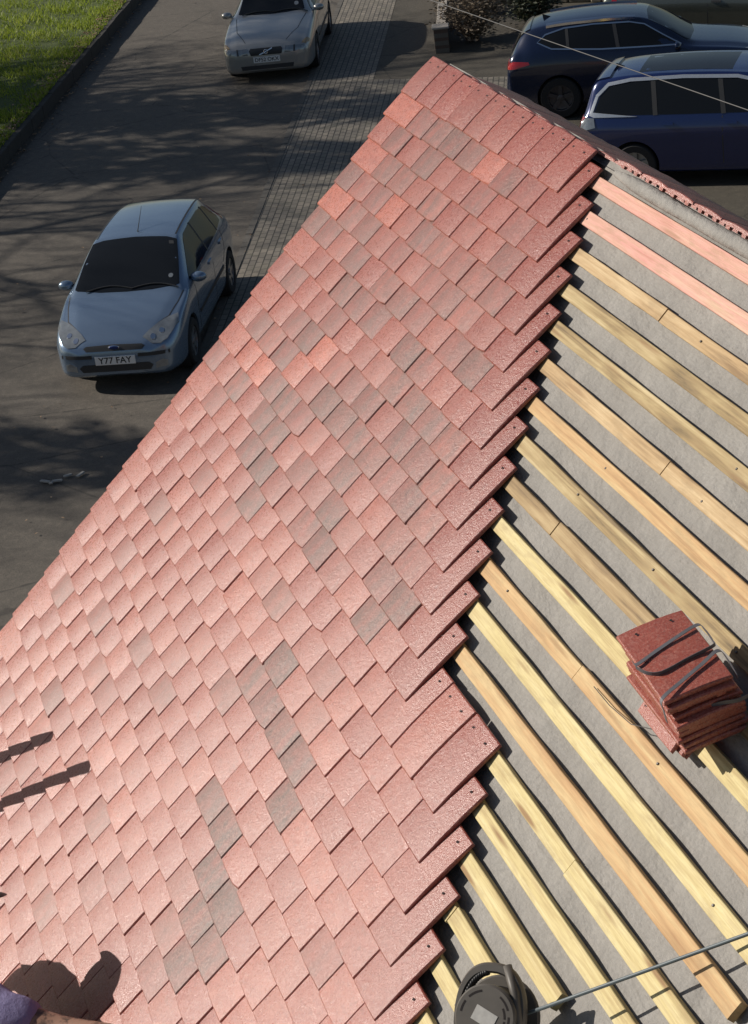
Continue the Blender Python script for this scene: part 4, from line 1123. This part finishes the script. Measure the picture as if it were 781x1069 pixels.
for k in range(11):
    a = 1.75 + k * .085
    ellip(bm, (.058*math.cos(a) - .004, .092*math.sin(a), .002), (.006, .0075, .013), n=8, m=6)
obj('grip', bm, BLACKP, reel, smooth=True)
bm = bmesh.new(); disc(bm, .088, -.066, -.054, hole=.002); bmesh.ops.recalc_face_normals(bm, faces=bm.faces)
obj('back_flange', bm, REELP, reel, smooth=True, sharp=35)
bm = bmesh.new(); pts = []
for k in range(6 * 24 + 1):
    a = 2 * math.pi * k / 24; z = -.048 + .054 * (k / (6 * 24)); pts.append((.060 * math.cos(a), .060 * math.sin(a), z))
tube(bm, pts, .0048, 6); obj('coiled_cable', bm, BLACKP, reel, smooth=True)
bm = bmesh.new(); disc(bm, .054, -.054, .012, hole=.002); bmesh.ops.recalc_face_normals(bm, faces=bm.faces); obj('drum', bm, BLACKP, reel, smooth=True, sharp=35)
CORD = plain('blue_grey_cord', (.10, .125, .135), .5, var=.2, nscale=120)
bm = bmesh.new()
cp = [RT(3.735, 1.462, .030), RT(3.782, 1.416, .0445)] + [RT(3.782 + (4.035-3.782)*k/4, 1.416 + (.992-1.416)*k/4, .0445 + (-.022-.0445)*k/4) for k in (1, 2, 3, 4)] + [RT(4.10, .885, -.0375), RT(4.4, .42, -.0385), RT(5.0, -.03, -.038)]
tube(bm, cp, .0042, 8)
tag(obj('extension_cord', bm, CORD, smooth=True), 'taut blue grey cord running from the reel across the battens', 'cord')
# white board poking into the lower right corner
bm = bmesh.new()
A_ = Vector((4.05, -1.208)); B_ = Vector((4.167, -1.098)); dA = (B_ - A_).normalized(); nA = Vector((dA.y, -dA.x))
ang = math.atan2(dA.y, dA.x)
box(bm, (-.5, -.22, -.0395), (.55, 0, -.0295), bev=.002, M4=Matrix.Translation((A_.x + .05, A_.y + .030, 0)) @ Matrix.Rotation(ang, 4, 'Z'))
o = obj('plastic_board', bm, WHITE); o.matrix_world = ROOF
tag(o, 'white plastic board just entering the lower right corner of the roof', 'board')

# ------------------------------------------------------------------ the roofer at the lower left
SKIN = NT('weathered_skin'); c = SKIN.coord()
SKIN.set(Base_Color=SKIN.mix(SKIN.ramp(SKIN.noise(c, 26, 4, .6), [(.40, 0.), (.52, 1.)]), (.075, .040, .026), (.30, .165, .11)), Roughness=.5)
SKIN.b.inputs['Subsurface Weight'].default_value = .05
SHIRT = NT('violet_cotton'); c = SHIRT.coord()
SHIRT.set(Base_Color=SHIRT.mix(SHIRT.noise(c, 40, 4), (.21, .18, .33), (.28, .245, .41)), Roughness=.9)
SHIRT.bump(SHIRT.math('ADD', SHIRT.noise(c, 14, 4, .6), SHIRT.math('MULTIPLY', SHIRT.noise(c, 500, 2), .12)), .6, .02)
DENIM = plain('work_trousers', (.05, .055, .07), .9)
HAIR = plain('dark_hair', (.03, .022, .016), .6, nscale=90, var=.4)
def skin_mesh(name, nodes, edges, mat, parent, sub=2, sm=True):
    me = bpy.data.meshes.new(name); me.from_pydata([tuple(n[0]) for n in nodes], edges, []); me.update()
    o = bpy.data.objects.new(name, me); COL.objects.link(o)
    md = o.modifiers.new('skin', 'SKIN'); md.use_smooth_shade = True
    for k, n in enumerate(nodes):
        r_ = n[1] if isinstance(n[1], tuple) else (n[1], n[1]); me.skin_vertices[0].data[k].radius = r_
        me.skin_vertices[0].data[k].use_root = (k == 0)
    sb = o.modifiers.new('sub', 'SUBSURF'); sb.levels = sub; sb.render_levels = sub
    bpy.context.view_layer.update()
    m2 = bpy.data.meshes.new_from_object(o.evaluated_get(bpy.context.evaluated_depsgraph_get()))
    bpy.data.objects.remove(o)
    bm = bmesh.new(); bm.from_mesh(m2)
    return bm
worker = thing('person', 'roofer in a violet T-shirt kneeling and reaching a bare arm across the tiles', 'person')
J = {k: RT(*v) for k, v in dict(pelvis=(2.02, 3.26, .24), spine=(2.08, 3.03, .31), chest=(2.09, 2.79, .39), neck=(2.01, 2.75, .385), head=(1.975, 2.69, .405), top=(1.95, 2.64, .455),
    rsh=(2.350, 2.690, .305), relb=(2.470, 2.590, .165), rwri=(2.655, 2.415, .055), rhand=(2.735, 2.415, .034),
    lsh=(1.74, 2.80, .42), lelb=(1.53, 2.93, .40), lwri=(1.69, 3.12, .29), lhand=(1.76, 3.16, .27),
    rhip=(2.12, 3.28, .22), rknee=(2.26, 2.98, .075), rank=(2.20, 3.38, .055), rtoe=(2.21, 3.47, .030),
    lhip=(1.92, 3.28, .22), lknee=(1.80, 3.02, .075), lank=(1.84, 3.42, .055), ltoe=(1.83, 3.50, .030)).items()}
names = list(J)
rad = dict(pelvis=.13, spine=.12, chest=.135, neck=.066, head=.088, top=.060, rsh=.068, relb=.044, rwri=.029, rhand=.034, lsh=.068, lelb=.044, lwri=.029, lhand=.034,
           rhip=.085, rknee=.062, rank=.042, rtoe=.032, lhip=.085, lknee=.062, lank=.042, ltoe=.032)
ed = [('pelvis','spine'),('spine','chest'),('chest','neck'),('neck','head'),('head','top'),('chest','rsh'),('rsh','relb'),('relb','rwri'),('rwri','rhand'),('chest','lsh'),('lsh','lelb'),('lelb','lwri'),('lwri','lhand'),
      ('pelvis','rhip'),('rhip','rknee'),('rknee','rank'),('rank','rtoe'),('pelvis','lhip'),('lhip','lknee'),('lknee','lank'),('lank','ltoe')]
nodes = [(J[n], rad[n]) for n in names]; edges = [(names.index(a), names.index(b)) for a, b in ed]
# five fingers and a thumb per hand join the hand node, spread over the tiles
def fingers(hand, wri):
    h, w_ = J[hand], J[wri]; d = (h - w_).normalized(); nrm = (ROOF.to_3x3() @ Vector((0, 0, 1))); sd = d.cross(nrm).normalized()
    hi = names.index(hand)
    for k, (off, ln) in enumerate(((-.030, .070), (-.010, .082), (.010, .078), (.030, .060), (-.048, .045))):
        if k == 4: b = h - d*.02 + sd*off; tip = b + (d*.6 + sd*-.8).normalized()*ln; mid = b.lerp(tip, .5) + nrm*.008
        else: b = h + d*.028 + sd*off; mid = b + d*ln*.5 + nrm*.010; tip = b + d*ln - nrm*.012
        i0 = len(nodes); nodes.extend([(b, .012), (mid, .0095), (tip, .0075)]); edges.extend([(hi, i0), (i0, i0+1), (i0+1, i0+2)])
fingers('rhand', 'rwri'); fingers('lhand', 'lwri')
bmw = skin_mesh('body', nodes, edges, SKIN, worker)
hc = J['head'].lerp(J['top'], .45)
hx = (J['top'] - J['neck']).normalized(); fwd_ = Vector((.35, .85, -.35)); fwd_ = (fwd_ - hx*fwd_.dot(hx)).normalized(); sdv = fwd_.cross(hx)
HMx = Matrix((sdv, fwd_, hx)).transposed().to_4x4(); HMx.translation = hc
def hp(p): return HMx @ Vector(p)
ellip(bmw, hc, (.076, .096, .115), HMx.to_3x3().to_4x4(), 20, 14)
ellip(bmw, hp((0, .098, -.012)), (.014, .020, .026), HMx.to_3x3().to_4x4())
ellip(bmw, hp((0, .080, -.060)), (.026, .012, .010), HMx.to_3x3().to_4x4())
for s in (-1, 1):
    ellip(bmw, hp((s*.078, -.005, -.01)), (.010, .020, .032), HMx.to_3x3().to_4x4())
    ellip(bmw, hp((s*.032, .084, .008)), (.015, .012, .010), HMx.to_3x3().to_4x4())
obj('body', bmw, SKIN.m, worker, smooth=True)
bm = bmesh.new(); ellip(bm, hp((0, -.014, .022)), (.083, .098, .108), HMx.to_3x3().to_4x4(), 20, 14)
kill = [v for v in bm.verts if (HMx.inverted() @ v.co).y > .052 and (HMx.inverted() @ v.co).z < .055]
bmesh.ops.delete(bm, geom=kill, context='VERTS'); obj('hair', bm, HAIR, worker, smooth=True)
bm = bmesh.new(); ellip(bm, hp((0, -.006, .050)), (.092, .108, .085), HMx.to_3x3().to_4x4(), 20, 14)
bmesh.ops.delete(bm, geom=[v for v in bm.verts if (HMx.inverted() @ v.co).z < .030], context='VERTS')
ellip(bm, hp((0, .125, .036)), (.075, .075, .006), HMx.to_3x3().to_4x4(), 18, 8)
obj('cap', bm, BLACKP, worker, smooth=True)
# T-shirt: same skeleton, looser, stopping above the elbow
sl = J['rsh'].lerp(J['relb'], .80); sl2 = J['lsh'].lerp(J['lelb'], .75)
tn_ = [(J['pelvis'].lerp(J['spine'], .15), .150), (J['spine'], .142), (J['chest'], .152), (J['chest'].lerp(J['neck'], .62), .082), (J['rsh'], .085), (J['rsh'].lerp(J['relb'], .45), .073), (sl, .066), (J['lsh'], .085), (sl2, .066)]
bm = skin_mesh('shirt', tn_, [(0,1),(1,2),(2,3),(2,4),(4,5),(5,6),(2,7),(7,8)], SHIRT.m, worker)
rsd = random.Random(2)
for v in bm.verts:
    v.co += v.normal * (.004 * math.sin(v.co.x*60 + v.co.z*35) * math.sin(v.co.y*48))
obj('t_shirt', bm, SHIRT.m, worker, smooth=True)
tr = [(J['pelvis'], .142), (J['rhip'], .098), (J['rknee'], .074), (J['rank'].lerp(J['rknee'], .12), .056), (J['lhip'], .098), (J['lknee'], .074), (J['lank'].lerp(J['lknee'], .12), .056)]
bm = skin_mesh('trousers', tr, [(0,1),(1,2),(2,3),(0,4),(4,5),(5,6)], DENIM, worker); obj('trousers', bm, DENIM, worker, smooth=True)
for a, b in (('rank', 'rtoe'), ('lank', 'ltoe')):
    bm = bmesh.new(); d = (J[b] - J[a]); tube(bm, [J[a] - d*.5, J[a] + d*.2, J[b] + d*.1, J[b] + d*.6], [.040, .050, .048, .020], 10); obj('boot', bm, BLACKP, worker, smooth=True)

# two scaffold tubes propped on the tiles outside the frame: their shadows reach in at the left
def pole(base, tip, lab, r=.0242):
    e = thing('scaffold_tube', lab, 'scaffold tube', RT(*base), 0, 'scaffold tubes propped on the roof')
    a = Vector((0, 0, 0)); b = RT(*tip) - RT(*base)
    bm = bmesh.new(); tube(bm, [a, b], r, 16); obj('pipe', bm, STEEL, e, smooth=True, sharp=50)
    bm = bmesh.new(); tube(bm, [a + b*.10, a + b*.16], r*1.35, 16); box(bm, (-.03, -.03, -.02), (.03, .03, .02), bev=.004, M4=Matrix.Translation(b*.13 + Vector((.03, 0, .02)))); obj('coupler', bm, STEEL, e)
pole((.28, 3.46, .026), (1.0, 2.417, .5), 'longer steel scaffold tube propped on the tiles at the left')
pole((.18, 3.21, .026), (.684, 2.50, .42), 'shorter steel scaffold tube propped on the tiles at the left')

# ------------------------------------------------------------------ beyond the ridge: low wall, shrub, telephone wire
WALLB = brick_material('garden_brick', (.15, .085, .06), (.11, .075, .055), (.16, .145, .12))
wd_ = (Vector((-31.33, 10.40)) - Vector((-35.91, 12.08))).normalized()
wl = thing('garden_wall', 'low narrow brick garden wall between the driveway and the shrub', 'wall', (-31.33, 10.40, 0), math.atan2(wd_.y, wd_.x))
bm = bmesh.new(); box(bm, (-14, -.08, -.05), (-.28, .08, .34)); obj('brickwork', bm, WALLB, wl)
bm = bmesh.new(); box(bm, (-14, -.10, .34), (-.28, .10, .39), bev=.01); obj('coping', bm, MORTAR, wl)
bm = bmesh.new(); box(bm, (-.28, -.14, -.05), (0, .14, .46), bev=.006); p_ = obj('end_pier', bm, WALLB, wl)
bm = bmesh.new(); box(bm, (-.31, -.17, .462), (.03, .17, .51), bev=.012); obj('pier_cap', bm, MORTAR, p_)
TWIG = NT('dry_twig'); c = TWIG.coord()
TWIG.set(Base_Color=TWIG.mix(TWIG.noise(c, 7, 3), (.13, .095, .065), (.26, .20, .145)), Roughness=.9)
DRYL = NT('dry_leaf'); c = DRYL.coord()
DRYL.set(Base_Color=DRYL.ramp(DRYL.noise(c, 9, 3), [(.3, (.10, .07, .045)), (.5, (.20, .155, .105)), (.7, (.30, .25, .19))]), Roughness=.9)
EVGL = NT('dark_leaf'); c = EVGL.coord()
EVGL.set(Base_Color=EVGL.ramp(EVGL.noise(c, 5, 4), [(.3, (.018, .026, .012)), (.5, (.045, .055, .022)), (.72, (.085, .088, .04))]), Roughness=.6)
def shrub(name, lab, loc, rad_, ht, nst, nlf, lmat, seed, lsz=.05, grp=None):
    rr = random.Random(seed); e = thing(name, lab, 'shrub', loc, 0, grp)
    sb_, lb_ = bmesh.new(), bmesh.new(); tips = []
    for k in range(nst):
        a = rr.uniform(0, 6.28); q = Vector((rr.uniform(-.1, .1), rr.uniform(-.1, .1), 0)); d = Vector((math.cos(a)*rr.uniform(.1, .9), math.sin(a)*rr.uniform(.1, .9), 1)).normalized()
        pts = [q.copy()]
        for s_ in range(5):
            d = (d + Vector((rr.gauss(0, .22), rr.gauss(0, .22), rr.gauss(0, .12)))).normalized(); q = q + d * ht / 5 * rr.uniform(.7, 1.1); q.x = max(-rad_, min(rad_, q.x)); q.y = max(-rad_, min(rad_, q.y)); pts.append(q.copy())
            if s_ > 0: tips.append(q.copy())
        tube(sb_, pts, [.012, .010, .008, .006, .004, .003], 4, cap=False)
    for k in range(nlf):
        t_ = rr.choice(tips); p = t_ + Vector((rr.gauss(0, .10), rr.gauss(0, .10), rr.gauss(0, .09)))
        if p.z < .05: continue
        M4 = Matrix.Translation(p) @ Matrix.Rotation(rr.uniform(0, 6.28), 4, 'Z') @ Matrix.Rotation(rr.uniform(-1.3, 1.3), 4, 'X')
        l = lsz * rr.uniform(.5, 1.2); w_ = l * .5
        lb_.faces.new([lb_.verts.new(M4 @ Vector(x)) for x in ((-l, 0, 0), (0, -w_, .006), (l, 0, 0), (0, w_, .006))])
    obj('stems', sb_, TWIG.m, e); obj('foliage', lb_, lmat, e)
shrub('shrub', 'dry brown shrub behind the end of the low garden wall', (-31.9, 11.25, 0), .75, 1.15, 90, 2600, DRYL.m, 5)
shrub('shrub', 'second dry brown shrub further back beside the garden wall', (-34.2, 12.15, 0), .7, 1.0, 70, 2000, DRYL.m, 6)
shrub('shrub', 'dark leafy shrub in the shade between the dry shrub and the SUV', (-32.3, 12.7, 0), .8, .75, 60, 3000, EVGL.m, 9, .05)
# rough low bank of stones and dead grass behind
bm = bmesh.new(); rb_ = random.Random(12)
bd = (Vector((-33.1, 13.9)) - Vector((-34.2, 12.6))).normalized(); bn = Vector((-bd.y, bd.x))
bk = thing('stone_wall', 'low rough stone wall along the back of the car park', 'wall', (-34.6, 13.0, 0), math.atan2(bd.y, bd.x))
for lay in range(3):
    x = -.6
    while x < 9:
        l = rb_.uniform(.22, .5); box(bm, (x, -.16 + rb_.uniform(-.03, .03), lay*.16 - .02), (x + l - .015, .16 + rb_.uniform(-.03, .03), lay*.16 + .135 + rb_.uniform(-.01, .01)), bev=.03); x += l
STONE = plain('weathered_stone', (.20, .175, .13), .9, nscale=5, var=.4)
obj('stones', bm, STONE, bk)
# telephone wire and its pole (the pole stands left of the frame)
WIRE = plain('grey_wire', (.10, .098, .095), .6, .0)
pa = Vector((-31.9, -3.29, 8.0)); pb = Vector((.53, 1.95, 7.0))
bm = bmesh.new(); pts = []
for k in range(41):
    t_ = k / 40; pts.append(pa.lerp(pb, t_) - Vector((0, 0, .0 * math.sin(math.pi*t_))))
tube(bm, pts, .0024, 6)
tag(obj('telephone_wire', bm, WIRE, smooth=True), 'thin telephone wire crossing above the two dark blue cars', 'wire')
tp_ = thing('telegraph_pole', 'wooden telegraph pole on the lawn carrying the telephone wire', 'pole', (-31.9, -3.29, 0))
bm = bmesh.new(); tube(bm, [(0, 0, 0), (0, 0, 8.3)], [.13, .09], 12); obj('pole', bm, BARK, tp_)
bm = bmesh.new(); box(bm, (-.06, -.5, 7.88), (.06, .5, 7.97)); obj('crossarm', bm, BARK, tp_)

# pale peeled bark lying on the road, lower left
PALE = plain('pale_bark', (.34, .33, .30), .8, nscale=30, var=.3)
bm = bmesh.new()
for j, (dx, dy, l) in enumerate(((0, 0, .16), (.05, .12, .12), (-.03, .26, .10), (.02, .40, .13), (.06, .05, .08))):
    M4 = Matrix.Translation((dx, dy, .012)) @ Matrix.Rotation(.8 + .5*j, 4, 'Z')
    box(bm, (-l/2, -.022, -.010), (l/2, .022, .012), bev=.006, M4=M4)
o = obj('bark_scraps', bm, PALE); o.location = (-14.9, -.25, 0)
tag(o, 'pale scraps of bark lying on the dark road', 'debris')
